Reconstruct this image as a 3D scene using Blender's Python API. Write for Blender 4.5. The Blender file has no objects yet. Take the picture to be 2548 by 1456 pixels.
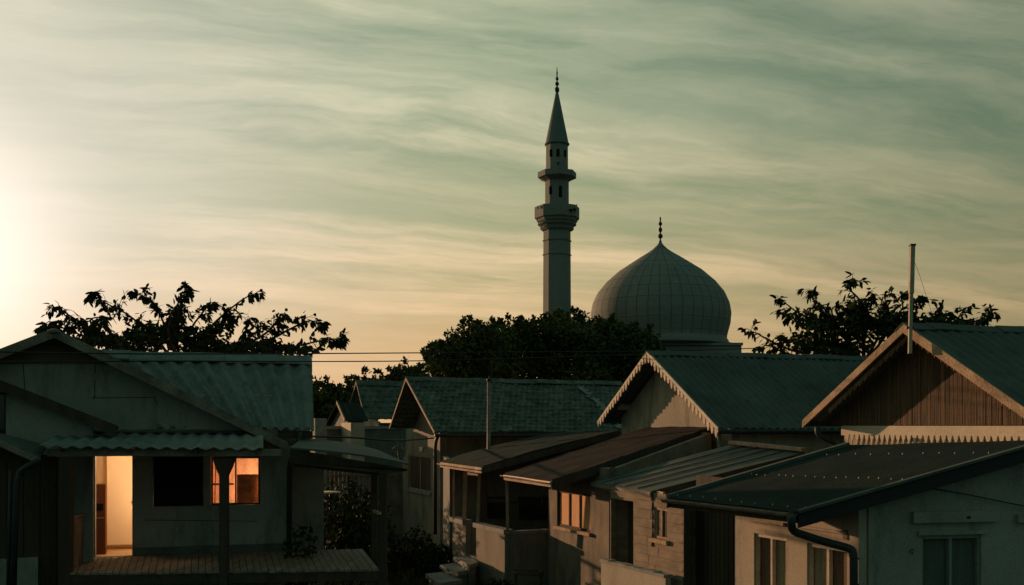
import bpy, math, random
from mathutils import Vector, Matrix, noise as mnoise
from mathutils.geometry import tessellate_polygon
R = math.radians
random.seed(7)
sc = bpy.context.scene
COL = sc.collection

# ------------------------------------------------------------------ camera
CZ = 3.9                      # camera height above the street
F, U0, H = 2477.0, 1274.0, 1060.0
cam_d = bpy.data.cameras.new("camera")
cam_d.sensor_width = 36; cam_d.lens = 35; cam_d.shift_y = 332.0/2548.0
cam_d.clip_start = 0.1; cam_d.clip_end = 6000
cam = bpy.data.objects.new("camera", cam_d); COL.objects.link(cam)
cam.location = (0, 0, CZ); cam.rotation_euler = (R(90), 0, 0)
sc.camera = cam

# ------------------------------------------------------------------ light
SUN_AZ, SUN_EL = R(43), R(6)          # to the left of the view direction (+Y)
sd = Vector((-math.sin(SUN_AZ)*math.cos(SUN_EL), math.cos(SUN_AZ)*math.cos(SUN_EL), math.sin(SUN_EL)))
sl = bpy.data.lights.new("sun", 'SUN'); sl.energy = 3.0; sl.angle = R(0.6); sl.color = (1.0, 0.57, 0.31)
so = bpy.data.objects.new("sun", sl); COL.objects.link(so)
so.rotation_euler = sd.to_track_quat('Z', 'Y').to_euler()
sc.view_settings.view_transform = 'Standard'; sc.view_settings.look = 'None'
sc.view_settings.exposure = 0.4; sc.view_settings.gamma = 1

w = bpy.data.worlds.new("World"); sc.world = w; w.use_nodes = True
nt = w.node_tree; nt.nodes.clear()
def N(t, **k):
    n = nt.nodes.new(t)
    for a, b in k.items(): setattr(n, a, b)
    return n
def L(a, b): nt.links.new(a, b)
def M(op, a, b=None, c=None, clamp=False):
    n = N('ShaderNodeMath', operation=op, use_clamp=clamp)
    for i, x in enumerate((a, b, c)):
        if x is None: continue
        if isinstance(x, (int, float)): n.inputs[i].default_value = x
        else: L(x, n.inputs[i])
    return n.outputs[0]
def MR(x, a, b, c=0.0, d=1.0, smooth=True):
    n = N('ShaderNodeMapRange'); n.interpolation_type = 'SMOOTHSTEP' if smooth else 'LINEAR'
    L(x, n.inputs[0])
    for i, v in enumerate((a, b, c, d)): n.inputs[i+1].default_value = v
    return n.outputs[0]
def MX(f, a, b, blend='MIX'):
    n = N('ShaderNodeMix', data_type='RGBA', blend_type=blend)
    if isinstance(f, (int, float)): n.inputs[0].default_value = f
    else: L(f, n.inputs[0])
    for i, x in ((6, a), (7, b)):
        if isinstance(x, tuple): n.inputs[i].default_value = (*x, 1)
        else: L(x, n.inputs[i])
    return n.outputs[2]
tc = N('ShaderNodeTexCoord'); sep = N('ShaderNodeSeparateXYZ'); L(tc.outputs['Generated'], sep.inputs[0])
X, Y, Z = sep.outputs
az = M('ARCTAN2', X, Y)                       # 0 straight ahead, + right
el = M('ARCSINE', Z)
# distance (radians) from the glow of the low sun, just outside the frame on the left
def ang_to(a, e):
    v = (math.sin(a)*math.cos(e), math.cos(a)*math.cos(e), math.sin(e))
    n = N('ShaderNodeVectorMath', operation='DOT_PRODUCT'); L(tc.outputs['Generated'], n.inputs[0]); n.inputs[1].default_value = v
    return M('ARCCOSINE', M('MINIMUM', n.outputs['Value'], 0.99999))
ga = ang_to(R(-31), R(8.5))
# clear-air colour: warm by the horizon, olive green higher up, greener and darker to the right
rampn = N('ShaderNodeValToRGB'); L(MR(el, R(-2), R(30), smooth=False), rampn.inputs[0])
cr = rampn.color_ramp; cr.elements[0].position = 0.06; cr.elements[0].color = (0.64, 0.36, 0.165, 1)
cr.elements[1].position = 1.0; cr.elements[1].color = (0.205, 0.295, 0.20, 1)
for p, c in ((0.19, (0.64, 0.41, 0.19)), (0.30, (0.50, 0.405, 0.205)), (0.42, (0.355, 0.375, 0.205)), (0.60, (0.255, 0.325, 0.205))):
    e = cr.elements.new(p); e.color = (*c, 1)
base = rampn.outputs[0]
right = MR(az, R(-4), R(33))
base = MX(M('MULTIPLY', right, 0.9), base, MX(1.0, base, (0.36, 0.47, 0.50), 'MULTIPLY'))
top = MR(el, R(13), R(25))
base = MX(M('MULTIPLY', top, M('MULTIPLY', right, 0.30)), base, (0.045, 0.085, 0.08))
# streaked cirrus on a flat layer
hz = M('ADD', Z, 0.16)
px = M('DIVIDE', X, hz); py = M('DIVIDE', Y, hz)
comb = N('ShaderNodeCombineXYZ'); L(px, comb.inputs[0]); L(py, comb.inputs[1])
warp = N('ShaderNodeTexNoise'); warp.inputs['Scale'].default_value = 1.5; warp.inputs['Detail'].default_value = 5
L(comb.outputs[0], warp.inputs['Vector'])
wv = N('ShaderNodeVectorMath', operation='SUBTRACT'); L(warp.outputs['Color'], wv.inputs[0]); wv.inputs[1].default_value = (0.5, 0.5, 0.5)
ws = N('ShaderNodeVectorMath', operation='SCALE'); L(wv.outputs[0], ws.inputs[0]); ws.inputs['Scale'].default_value = 0.30
wa = N('ShaderNodeVectorMath', operation='ADD'); L(comb.outputs[0], wa.inputs[0]); L(ws.outputs[0], wa.inputs[1])
def streak(rot, sx, sy, off, detail, rough):
    vr = N('ShaderNodeVectorRotate', rotation_type='Z_AXIS'); vr.inputs['Angle'].default_value = rot
    L(wa.outputs[0], vr.inputs['Vector'])
    mp = N('ShaderNodeMapping'); L(vr.outputs[0], mp.inputs[0]); mp.inputs['Scale'].default_value = (sx, sy, 1); mp.inputs['Location'].default_value = off
    nn = N('ShaderNodeTexNoise'); L(mp.outputs[0], nn.inputs['Vector']); nn.inputs['Scale'].default_value = 1.0
    nn.inputs['Detail'].default_value = detail; nn.inputs['Roughness'].default_value = rough
    return nn.outputs['Fac']
c1 = MR(streak(R(-15), 0.62, 3.6, (3.1, 0.4, 0), 8, 0.58), 0.39, 0.63)
c2 = MR(streak(R(-22), 1.9, 11.0, (9.3, 5.4, 0), 7, 0.60), 0.36, 0.66)
c3 = MR(streak(R(-12), 0.30, 1.3, (1.3, 7.4, 0), 3, 0.5), 0.38, 0.58)
c4 = MR(streak(R(-10), 2.6, 6.5, (4.3, 2.4, 0), 9, 0.66), 0.38, 0.64)
cl = M('MULTIPLY', M('ADD', M('ADD', M('MULTIPLY', c1, 0.52), M('MULTIPLY', c2, 0.16)), M('MULTIPLY', c4, 0.32)), M('ADD', 0.40, M('MULTIPLY', c3, 0.60)))
cloud_lo, cloud_hi = (0.88, 0.59, 0.32), (0.66, 0.635, 0.43)
cc = MX(MR(el, R(3), R(20)), cloud_lo, cloud_hi)
cc = MX(M('MULTIPLY', right, 0.85), cc, MX(1.0, cc, (0.48, 0.52, 0.48), 'MULTIPLY'))
fade = MR(el, R(0), R(9), 0.40, 0.95)
sky = MX(M('MULTIPLY', M('MULTIPLY', cl, 1.18, clamp=True), fade), base, cc)
# glow round the sun
g1 = M('POWER', MR(ga, R(0), R(37), 1, 0), 1.6); g2 = M('POWER', MR(ga, R(0), R(11), 1, 0), 1.2); g3 = MR(ga, R(0), R(60), 1, 0)
gcol = MX(MR(el, R(1), R(12)), (1.0, 0.72, 0.50), (0.86, 0.79, 0.67))
sky = MX(M('MULTIPLY', g1, 0.85), sky, gcol)
sky = MX(M('MULTIPLY', g2, 0.9), sky, (1.35, 1.18, 1.02))
# away from the sunset: dark teal dusk overhead and behind
away = M('MAXIMUM', MR(el, R(24), R(46)), MR(ang_to(R(-18), R(5)), R(52), R(100)))
sky = MX(away, sky, (0.090, 0.168, 0.134))
sky = MX(MR(el, R(-3), R(-9)), sky, (0.012, 0.020, 0.016))
nish = N('ShaderNodeTexSky', sky_type='NISHITA'); nish.sun_disc = False; nish.sun_elevation = SUN_EL; nish.sun_rotation = -SUN_AZ
bg1 = N('ShaderNodeBackground'); L(sky, bg1.inputs[0]); bg1.inputs[1].default_value = 0.76
bg2 = N('ShaderNodeBackground'); L(nish.outputs[0], bg2.inputs[0]); bg2.inputs[1].default_value = 0.002
ad = N('ShaderNodeAddShader'); L(bg1.outputs[0], ad.inputs[0]); L(bg2.outputs[0], ad.inputs[1])
out = N('ShaderNodeOutputWorld'); L(ad.outputs[0], out.inputs[0])

# ------------------------------------------------------------------ geometry helpers
def P(u, v, y): return Vector(((u-U0)/F*y, y, CZ+(H-v)/F*y))      # point of a sight line at depth y
def PZ(u, v, z): return P(u, v, (CZ-z)*F/(v-H))                      # ... where it meets the level z (world)
def V2(p): return Vector((p[0], p[1]))
class Line:
    """a vertical plane standing on the ground line p->q; a is the distance along it"""
    def __init__(s, p, q):
        s.p = Vector((p[0], p[1])); d = Vector((q[0], q[1]))-s.p; s.len = d.length; s.d = d.normalized()
        s.n = Vector((s.d.y, -s.d.x))
        if s.n.dot(-s.p) < 0: s.n = -s.n
    def a(s, u):
        k = (u-U0)/F     # x = k*y
        return (k*s.p.y-s.p.x)/(s.d.x-k*s.d.y)
    def z(s, u, v):
        y = s.p.y+s.a(u)*s.d.y
        return CZ+(H-v)/F*y
    def pt(s, a, z, off=0.0):
        g = s.p+s.d*a+s.n*off
        return Vector((g.x, g.y, z))
    def at(s, u, v, off=0.0): return s.pt(s.a(u), s.z(u, v), off)
    def rect(s, u0, v0, u1, v1):
        a0, a1 = s.a(u0), s.a(u1); return (min(a0, a1), max(a0, a1), s.z(u0, v1), s.z(u0, v0))
class RPlane:
    def __init__(s, a, b, c): s.a = Vector(a); s.n = (Vector(b)-s.a).cross(Vector(c)-s.a).normalized(); s.n = s.n if s.n.z > 0 else -s.n
    def z(s, x, y): return s.a.z-(s.n.x*(x-s.a.x)+s.n.y*(y-s.a.y))/s.n.z

class MB:
    def __init__(s): s.v = []; s.f = []; s.sm = []
    def add(s, vs, fs, smooth=False):
        o = len(s.v); s.v += [Vector(x) for x in vs]
        for f in fs: s.f.append(tuple(o+i for i in f)); s.sm.append(smooth)
    def prism(s, pts, ext):
        """polygon extruded by the vector ext"""
        ext = Vector(ext); n = len(pts); pts = [Vector(p) for p in pts]
        tri = tessellate_polygon([pts])
        fs = [tuple(t) for t in tri]+[tuple(n+i for i in t[::-1]) for t in tri]
        fs += [(i, (i+1) % n, n+(i+1) % n, n+i) for i in range(n)]
        s.add(pts+[p+ext for p in pts], fs)
    def box(s, c, dx, dy, dz, rot=0.0, tilt=None):
        m = Matrix.Rotation(rot, 3, 'Z')
        vs = []
        for z in (-.5, .5):
            for x, y in ((-.5, -.5), (.5, -.5), (.5, .5), (-.5, .5)):
                vs.append(Vector(c)+m @ Vector((x*dx, y*dy, z*dz)))
        s.add(vs, [(0, 3, 2, 1), (4, 5, 6, 7), (0, 1, 5, 4), (1, 2, 6, 5), (2, 3, 7, 6), (3, 0, 4, 7)])
    def bar(s, a, b, w, h, up=(0, 0, 1)):
        a, b = Vector(a), Vector(b); d = (b-a).normalized(); up = Vector(up)
        sd_ = d.cross(up)
        if sd_.length < 1e-4: sd_ = d.cross(Vector((0, 1, 0)))
        sd_.normalize(); u = sd_.cross(d).normalized()
        vs = []
        for p in (a, b):
            for i, j in ((-1, -1), (1, -1), (1, 1), (-1, 1)): vs.append(p+sd_*(i*w/2)+u*(j*h/2))
        s.add(vs, [(0, 1, 2, 3), (7, 6, 5, 4), (0, 4, 5, 1), (1, 5, 6, 2), (2, 6, 7, 3), (3, 7, 4, 0)])
    def tube(s, pts, r, n=10, r_end=None):
        pts = [Vector(p) for p in pts]; k = len(pts); vs = []; fs = []
        ref = Vector((0.13, 0.21, 1))
        for i, p in enumerate(pts):
            d = (pts[min(i+1, k-1)]-pts[max(i-1, 0)]).normalized()
            if abs(d.dot(ref.normalized())) > .97: ref = Vector((1, 0.1, 0.1))
            a = d.cross(ref).normalized(); b = d.cross(a)
            rr = r if r_end is None else r+(r_end-r)*i/(k-1)
            for j in range(n):
                t = 2*math.pi*j/n; vs.append(p+a*math.cos(t)*rr+b*math.sin(t)*rr)
        for i in range(k-1):
            for j in range(n): fs.append((i*n+j, i*n+(j+1) % n, (i+1)*n+(j+1) % n, (i+1)*n+j))
        fs.append(tuple(range(n))[::-1]); fs.append(tuple((k-1)*n+j for j in range(n)))
        s.add(vs, fs, True)
    def lathe(s, c, prof, n=24, rot=0.0, smooth=True):
        c = Vector(c); vs = []; fs = []; k = len(prof)
        for r, z in prof:
            for j in range(n):
                t = rot+2*math.pi*j/n; vs.append(c+Vector((math.cos(t)*r, math.sin(t)*r, z)))
        for i in range(k-1):
            for j in range(n): fs.append((i*n+j, i*n+(j+1) % n, (i+1)*n+(j+1) % n, (i+1)*n+j))
        fs.append(tuple(range(n))[::-1]); fs.append(tuple((k-1)*n+j for j in range(n)))
        s.add(vs, fs, smooth)
    def wall(s, ln, a0, a1, z0, ztop, holes=(), th=0.14, extra=()):
        """wall on Line ln; ztop = list of (a, z) running a0..a1; holes = (a0,a1,z0,z1)"""
        outer = [(a0, z0), (a1, z0)]+[(a, z) for a, z in reversed(ztop)]
        loops = [outer]+[[(h[0], h[2]), (h[1], h[2]), (h[1], h[3]), (h[0], h[3])] for h in holes]
        fl = [[ln.pt(a, z) for a, z in lp] for lp in loops]
        bl = [[ln.pt(a, z, -th) for a, z in lp] for lp in loops]
        flat = [p for lp in fl for p in lp]; back = [p for lp in bl for p in lp]; n = len(flat)
        tri = tessellate_polygon(fl)
        fs = [tuple(t) for t in tri]+[tuple(n+i for i in t[::-1]) for t in tri]
        o = 0
        for lp in fl:
            m = len(lp)
            for i in range(m): fs.append((o+i, o+(i+1) % m, n+o+(i+1) % m, n+o+i))
            o += m
        s.add(flat+back, fs)
    def seg(s, p, q, z0, zp, zq, th=0.12):
        p, q = Vector((p[0], p[1])), Vector((q[0], q[1])); d = (q-p).normalized(); n = Vector((-d.y, d.x))*th/2
        pts = [Vector((*(p+n), z0)), Vector((*(q+n), z0)), Vector((*(q+n), zq)), Vector((*(p+n), zp))]
        s.prism(pts, Vector((-2*n.x, -2*n.y, 0)))
    def sheet(s, A, B, C, D, hf=None, ns=2, nt_=2, th=0.03):
        A, B, C, D = map(Vector, (A, B, C, D)); nrm = (B-A).cross(D-A).normalized()
        if nrm.z < 0: nrm = -nrm
        ls, lt = (B-A).length, (D-A).length; vs = []; k = (ns+1)*(nt_+1)
        for lay in (0, 1):
            for j in range(nt_+1):
                t = j/nt_
                for i in range(ns+1):
                    q = i/ns
                    p = (A*(1-q)+B*q)*(1-t)+(D*(1-q)+C*q)*t
                    h = hf(q*ls, t*lt) if hf else 0.0
                    vs.append(p+nrm*(h-lay*th))
        fs = []
        W = ns+1
        for j in range(nt_):
            for i in range(ns):
                a = j*W+i; fs.append((a, a+1, a+1+W, a+W)); fs.append((k+a+W, k+a+1+W, k+a+1, k+a))
        for i in range(ns):
            fs.append((i, k+i, k+i+1, i+1)); a = nt_*W+i; fs.append((a, a+1, k+a+1, k+a))
        for j in range(nt_):
            a = j*W; fs.append((a, a+W, k+a+W, k+a)); a = j*W+ns; fs.append((a, k+a, k+a+W, a+W))
        s.add(vs, fs)
    def build(s, name, mat, parent=None, label=None):
        root = parent
        while root is not None and root.parent is not None: root = root.parent
        if root is not None: org = root.location.copy()
        else:
            xs = [v.x for v in s.v]; ys = [v.y for v in s.v]; zs = [v.z for v in s.v]
            org = Vector(((min(xs)+max(xs))/2, (min(ys)+max(ys))/2, min(zs)))
        me = bpy.data.meshes.new(name); me.from_pydata([v-org for v in s.v], [], s.f)
        me.polygons.foreach_set('use_smooth', s.sm); me.materials.append(mat); me.update()
        o = bpy.data.objects.new(name, me); COL.objects.link(o)
        if parent is not None: o.parent = parent
        else: o.location = org
        if label: o['label'] = label
        return o
def tag(o, label, cat, group=None, kind=None):
    if label: o['label'] = label
    if cat: o['category'] = cat
    if group: o['group'] = group
    if kind: o['kind'] = kind
    return o
def thing(name, loc, label, cat, group=None):
    o = bpy.data.objects.new(name, None); COL.objects.link(o); o.location = loc; o.empty_display_size = .3
    return tag(o, label, cat, group)

# ------------------------------------------------------------------ materials
def mat(name, col, col2=None, scale=2.0, mix=(0.35, 0.65), rough=0.85, bump=0.15, bscale=30, stretch=(1, 1, 1), spec=0.2,
        stain=None, stain_rng=(0.55, 0.75), stain_scale=0.9, stain_stretch=(1, 1, 0.25), grain=0.12, wave=None):
    m = bpy.data.materials.new(name); m.use_nodes = True; t = m.node_tree; b = t.nodes['Principled BSDF']
    def n(ty): return t.nodes.new(ty)
    def l(a, c): t.links.new(a, c)
    tcn = n('ShaderNodeTexCoord'); mp = n('ShaderNodeMapping'); l(tcn.outputs['Object'], mp.inputs[0]); mp.inputs['Scale'].default_value = stretch
    nz = n('ShaderNodeTexNoise'); l(mp.outputs[0], nz.inputs['Vector']); nz.inputs['Scale'].default_value = scale; nz.inputs['Detail'].default_value = 8; nz.inputs['Roughness'].default_value = .62
    if col2 is None: col2 = tuple(c*0.62 for c in col)
    def mr(x, a, c):
        q = n('ShaderNodeMapRange'); l(x, q.inputs[0]); q.inputs[1].default_value = a; q.inputs[2].default_value = c; return q.outputs[0]
    def mx(f, a, c, bl='MIX'):
        q = n('ShaderNodeMix'); q.data_type = 'RGBA'; q.blend_type = bl
        if isinstance(f, float): q.inputs[0].default_value = f
        else: l(f, q.inputs[0])
        for i, x in ((6, a), (7, c)):
            if isinstance(x, tuple): q.inputs[i].default_value = (*x, 1)
            else: l(x, q.inputs[i])
        return q.outputs[2]
    c = mx(mr(nz.outputs['Fac'], *mix), col, col2)
    if stain:
        m2 = n('ShaderNodeMapping'); l(tcn.outputs['Object'], m2.inputs[0]); m2.inputs['Scale'].default_value = stain_stretch
        n2 = n('ShaderNodeTexNoise'); l(m2.outputs[0], n2.inputs['Vector']); n2.inputs['Scale'].default_value = stain_scale*3; n2.inputs['Detail'].default_value = 10; n2.inputs['Roughness'].default_value = .7
        c = mx(mr(n2.outputs['Fac'], *stain_rng), c, stain)
    fine = n('ShaderNodeTexNoise'); l(tcn.outputs['Object'], fine.inputs['Vector']); fine.inputs['Scale'].default_value = bscale*2.2; fine.inputs['Detail'].default_value = 4
    g = n('ShaderNodeMapRange'); l(fine.outputs['Fac'], g.inputs[0]); g.inputs[1].default_value = .3; g.inputs[2].default_value = .7; g.inputs[3].default_value = 1-grain*2; g.inputs[4].default_value = 1+grain*2
    gg = n('ShaderNodeVectorMath'); gg.operation = 'SCALE'; l(c, gg.inputs[0]); l(g.outputs[0], gg.inputs['Scale'])
    l(gg.outputs[0], b.inputs['Base Color'])
    b.inputs['Roughness'].default_value = rough
    if 'Specular IOR Level' in b.inputs: b.inputs['Specular IOR Level'].default_value = spec
    if bump:
        bn = n('ShaderNodeTexNoise'); l(mp.outputs[0], bn.inputs['Vector']); bn.inputs['Scale'].default_value = bscale; bn.inputs['Detail'].default_value = 5
        bp = n('ShaderNodeBump'); bp.inputs['Strength'].default_value = bump; bp.inputs['Distance'].default_value = .02
        l(bn.outputs['Fac'], bp.inputs['Height']); l(bp.outputs[0], b.inputs['Normal'])
    return m
def simple(name, col, rough=.6, metal=0, spec=.3, emit=None, es=0):
    m = bpy.data.materials.new(name); m.use_nodes = True; b = m.node_tree.nodes['Principled BSDF']
    b.inputs['Base Color'].default_value = (*col, 1); b.inputs['Roughness'].default_value = rough; b.inputs['Metallic'].default_value = metal
    b.inputs['Specular IOR Level'].default_value = spec
    if emit: b.inputs['Emission Color'].default_value = (*emit, 1); b.inputs['Emission Strength'].default_value = es
    return m
plaster = mat('plaster_grey', (.33, .32, .28), (.24, .24, .21), .8, stain=(.12, .12, .105), stain_rng=(.50, .74), bump=.25)
plaster_tan = mat('plaster_tan', (.44, .37, .285), (.35, .295, .225), .9, stain=(.17, .14, .11), stain_rng=(.52, .76))
plaster_gable = mat('plaster_gable', (.27, .225, .17), (.20, .17, .13), 1.1, stain=(.08, .075, .06), stain_rng=(.48, .75), bump=.3)
plaster_worn = mat('plaster_worn', (.27, .215, .15), (.14, .115, .09), 1.6, stain=(.09, .075, .06), stain_rng=(.45, .70), bump=.4)
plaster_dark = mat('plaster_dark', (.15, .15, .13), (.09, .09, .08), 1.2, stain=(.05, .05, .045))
cream = mat('cream_paint', (.62, .52, .40), (.5, .42, .32), 1.5, stain=(.25, .2, .15), stain_rng=(.62, .85))
concrete = mat('concrete', (.30, .29, .26), (.20, .195, .18), 2.5, stain=(.08, .08, .07), bump=.4)
roof_metal = mat('roof_metal', (.098, .115, .102), (.062, .075, .066), .7, rough=.85, stain=(.04, .05, .046), stain_rng=(.5, .78), spec=.15, bump=.08)
roof_dark = mat('roof_dark', (.030, .040, .036), (.020, .027, .025), .8, rough=1, stain=(.035, .04, .035), spec=.03, bump=.2, bscale=14)
roof_brown = mat('roof_brown', (.040, .033, .030), (.027, .023, .021), .8, rough=1, stain=(.05, .04, .035), spec=.03, bump=.2, bscale=14)
roof_corr = mat('roof_fibre_cement', (.19, .215, .20), (.13, .15, .14), .8, rough=.85, stain=(.06, .072, .066), stain_rng=(.48, .75), spec=.12, stain_stretch=(1.6, 1.6, .5))
tile = mat('roof_tile', (.11, .13, .108), (.055, .07, .058), 2.4, rough=.85, stain=(.20, .225, .20), stain_rng=(.52, .74), spec=.1, bump=.5, bscale=20)
wood_dark = mat('wood_dark', (.085, .06, .042), (.04, .03, .022), 3, stretch=(1, 1, .12), bump=.4, bscale=18)
wood_brown = mat('wood_boards', (.155, .10, .062), (.05, .034, .022), 5, stretch=(5.5, 5.5, .14), bump=.5, bscale=16)
wood_grey = mat('wood_grey', (.25, .205, .155), (.12, .10, .08), 2.2, bump=.5, bscale=12, stain=(.07, .06, .05))
trim = mat('trim_wood', (.50, .34, .22), (.27, .18, .12), 3, bump=.4, stain=(.10, .07, .05), stain_rng=(.55, .75))
lace_mat = mat('lace_paint', (.78, .63, .50), (.55, .43, .34), 4, bump=.3, stain=(.25, .18, .14), stain_rng=(.62, .8))
stone = mat('stone_pale', (.23, .235, .21), (.18, .19, .17), .25, stain=(.13, .14, .13), stain_rng=(.55, .8), stain_scale=.15, bscale=6)
dome_m = mat('dome_panels', (.21, .225, .205), (.17, .18, .165), .2, stain=(.13, .14, .13), stain_rng=(.55, .8), stain_scale=.12, bscale=6)
iron = simple('iron_dark', (.02, .02, .02), .6)
pipe_m = mat('pipe_paint', (.035, .042, .04), (.02, .025, .024), 4, rough=.6, spec=.3)
zinc = mat('gutter_metal', (.22, .17, .12), (.10, .08, .06), 6, rough=.6, spec=.4, stain=(.04, .03, .02))
dark = simple('dark_inside', (.008, .008, .008), .95)
glass = simple('window_glass', (.012, .016, .016), .12, spec=.5)
bark = mat('bark', (.05, .042, .032), (.03, .026, .02), 6)
frame_white = mat('frame_paint', (.62, .54, .42), (.45, .38, .3), 5)
frame_teal = mat('frame_grey', (.26, .28, .26), (.2, .22, .2), 5)
cur_grey = mat('curtain_grey', (.12, .135, .12), (.085, .095, .085), 5, stretch=(5, 5, .3), bump=.3)
cloth = mat('curtain_cloth', (.44, .37, .25), (.20, .165, .11), 4, stretch=(6, 6, .3), bump=.3)
cloth_dk = mat('curtain_brown', (.20, .13, .085), (.12, .08, .055), 4, stretch=(4, 4, .3))
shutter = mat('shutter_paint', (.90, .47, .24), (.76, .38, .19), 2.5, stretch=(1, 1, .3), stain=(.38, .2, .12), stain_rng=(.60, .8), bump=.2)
brick_wood = mat('board_cladding', (.27, .20, .135), (.15, .115, .08), 2.4, stretch=(1, 1, 2.5), stain=(.09, .07, .05), stain_rng=(.52, .75), bump=.5)
deck_m = mat('deck_planks', (.27, .225, .17), (.16, .13, .10), 1.6, stretch=(5, .45, 1), bump=.15, bscale=5, stain=(.10, .085, .065), stain_rng=(.55, .72), stain_stretch=(1, 1, 1))
ground_m = mat('earth', (.045, .045, .03), (.025, .03, .02), .5, bump=.6, bscale=8)
def leafmat(name, c1, c2, sc_=1.2):
    m = bpy.data.materials.new(name); m.use_nodes = True; t = m.node_tree; b = t.nodes['Principled BSDF']
    tcn = t.nodes.new('ShaderNodeTexCoord'); nz = t.nodes.new('ShaderNodeTexNoise'); t.links.new(tcn.outputs['Object'], nz.inputs['Vector']); nz.inputs['Scale'].default_value = sc_; nz.inputs['Detail'].default_value = 6
    r = t.nodes.new('ShaderNodeValToRGB'); t.links.new(nz.outputs['Fac'], r.inputs[0])
    r.color_ramp.elements[0].position = .35; r.color_ramp.elements[0].color = (*c1, 1); r.color_ramp.elements[1].position = .68; r.color_ramp.elements[1].color = (*c2, 1)
    t.links.new(r.outputs[0], b.inputs['Base Color']); b.inputs['Roughness'].default_value = .75; b.inputs['Specular IOR Level'].default_value = .03
    return m
leaf_near = leafmat('leaf_broad', (.017, .026, .012), (.042, .056, .024), 3)
leaf_far = leafmat('leaf_small', (.026, .040, .018), (.12, .13, .042), .35)
grass_m = leafmat('grass_blades', (.025, .032, .015), (.06, .065, .03), 1)

# ------------------------------------------------------------------ shared builders
AD = Vector((-.43, 1.0))          # into the picture along the right-hand lane
BD = Vector((1.0, .3))
def corr(pitch, amp, lap=None, sag=0.0):
    def f(s, t):
        h = amp*math.sin(2*math.pi*s/pitch)
        if lap:
            q = (t % lap)/lap; h += .018*(1-q)
        return h+sag*mnoise.noise(Vector((s*.7, t*.9, 3.1)))
    return f
def tiles_f(pw, ph, seed=0):
    def f(s, t):
        row = int(t/ph); q = (t/ph)-row
        col_ = (s+(0.5*pw if row % 2 else 0))/pw
        jit = (mnoise.cell(Vector((int(col_)+.5, row+.5, seed)))-.5)*.02
        return .045*(1-q)+.032*abs(math.sin(math.pi*col_))+jit+.06*mnoise.noise(Vector((s*.5, t*.7, seed+1.3)))
    return f
def seam_f(pitch, amp=.006, w=.03):
    def f(s, t):
        q = (s % pitch); return (amp if q < w or q > pitch-w else 0)+.012*mnoise.noise(Vector((s*.8, t*.8, 5.)))
    return f
def window(root, ln, u0, v0, u1, v1, nm=2, inset=.07, fw=.045, fm=None, pm=None, pane_mats=None, sill=None, cross=None, name='window', pane_off=.05, label=None, headproud=False):
    """a framed window in the opening of wall line ln; returns the hole"""
    a0, a1, z0, z1 = ln.rect(u0, v0, u1, v1)
    fm = fm or frame_white
    g = .003
    m = MB(); off = -inset
    def bx(x0, x1, y0, y1, d0, d1, mm):
        mm.prism([ln.pt(x0, y0, d0), ln.pt(x1, y0, d0), ln.pt(x1, y1, d0), ln.pt(x0, y1, d0)], Vector((*(ln.n*(d1-d0)), 0)))
    bx(a0+g, a0+fw, z0+g, z1-g, off, off-.05, m); bx(a1-fw, a1-g, z0+g, z1-g, off, off-.05, m)
    bx(a0+fw, a1-fw, z1-fw, z1-g, off, off-.05, m); bx(a0+fw, a1-fw, z0+g, z0+fw, off, off-.05, m)
    wd = (a1-a0-2*fw)/nm
    for i in range(1, nm): bx(a0+fw+wd*i-fw*.4, a0+fw+wd*i+fw*.4, z0+fw, z1-fw, off+.004, off-.05, m)
    if cross:
        zc = z0+(z1-z0)*cross; bx(a0+fw, a1-fw, zc-.015, zc+.015, off-.006, off-.045, m)
    wo = m.build(name, fm, root, label)
    for i in range(nm):
        p = MB(); x0 = a0+fw+wd*i+(fw*.4 if i else 0); x1 = a0+fw+wd*(i+1)-(fw*.4 if i < nm-1 else 0)
        bx(x0, x1, z0+fw, z1-fw, off-.02, off-.03, p)
        pmt = (pane_mats[i] if pane_mats else (pm or glass))
        if pmt: p.build('pane', pmt, wo)
    if sill:
        q = MB(); bx(a0-.07, a1+.07, z0-.07, z0-.002, .07, -.02, q); q.build('sill', sill, wo)
    return (a0, a1, z0, z1)
def pole_pts(*p): return [Vector(q) for q in p]
def smooth_path(pts, k=6):
    pts = [Vector(p) for p in pts]; o = []
    for i in range(len(pts)-1):
        p0 = pts[max(i-1, 0)]; p1 = pts[i]; p2 = pts[i+1]; p3 = pts[min(i+2, len(pts)-1)]
        for j in range(k):
            t = j/k
            o.append(.5*((2*p1)+(-p0+p2)*t+(2*p0-5*p1+4*p2-p3)*t*t+(-p0+3*p1-3*p2+p3)*t**3))
    o.append(pts[-1]); return o
def elbow(pts, r=.12, k=4):
    pts = [Vector(p) for p in pts]; o = [pts[0]]
    for i in range(1, len(pts)-1):
        a, b, c = pts[i-1], pts[i], pts[i+1]
        ra = min(r, (a-b).length*.45); rc = min(r, (c-b).length*.45)
        p = b+(a-b).normalized()*ra; q = b+(c-b).normalized()*rc
        for j in range(k+1):
            t = j/k; o.append(p*(1-t)**2+b*2*t*(1-t)+q*t*t)
    o.append(pts[-1]); return o

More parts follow.
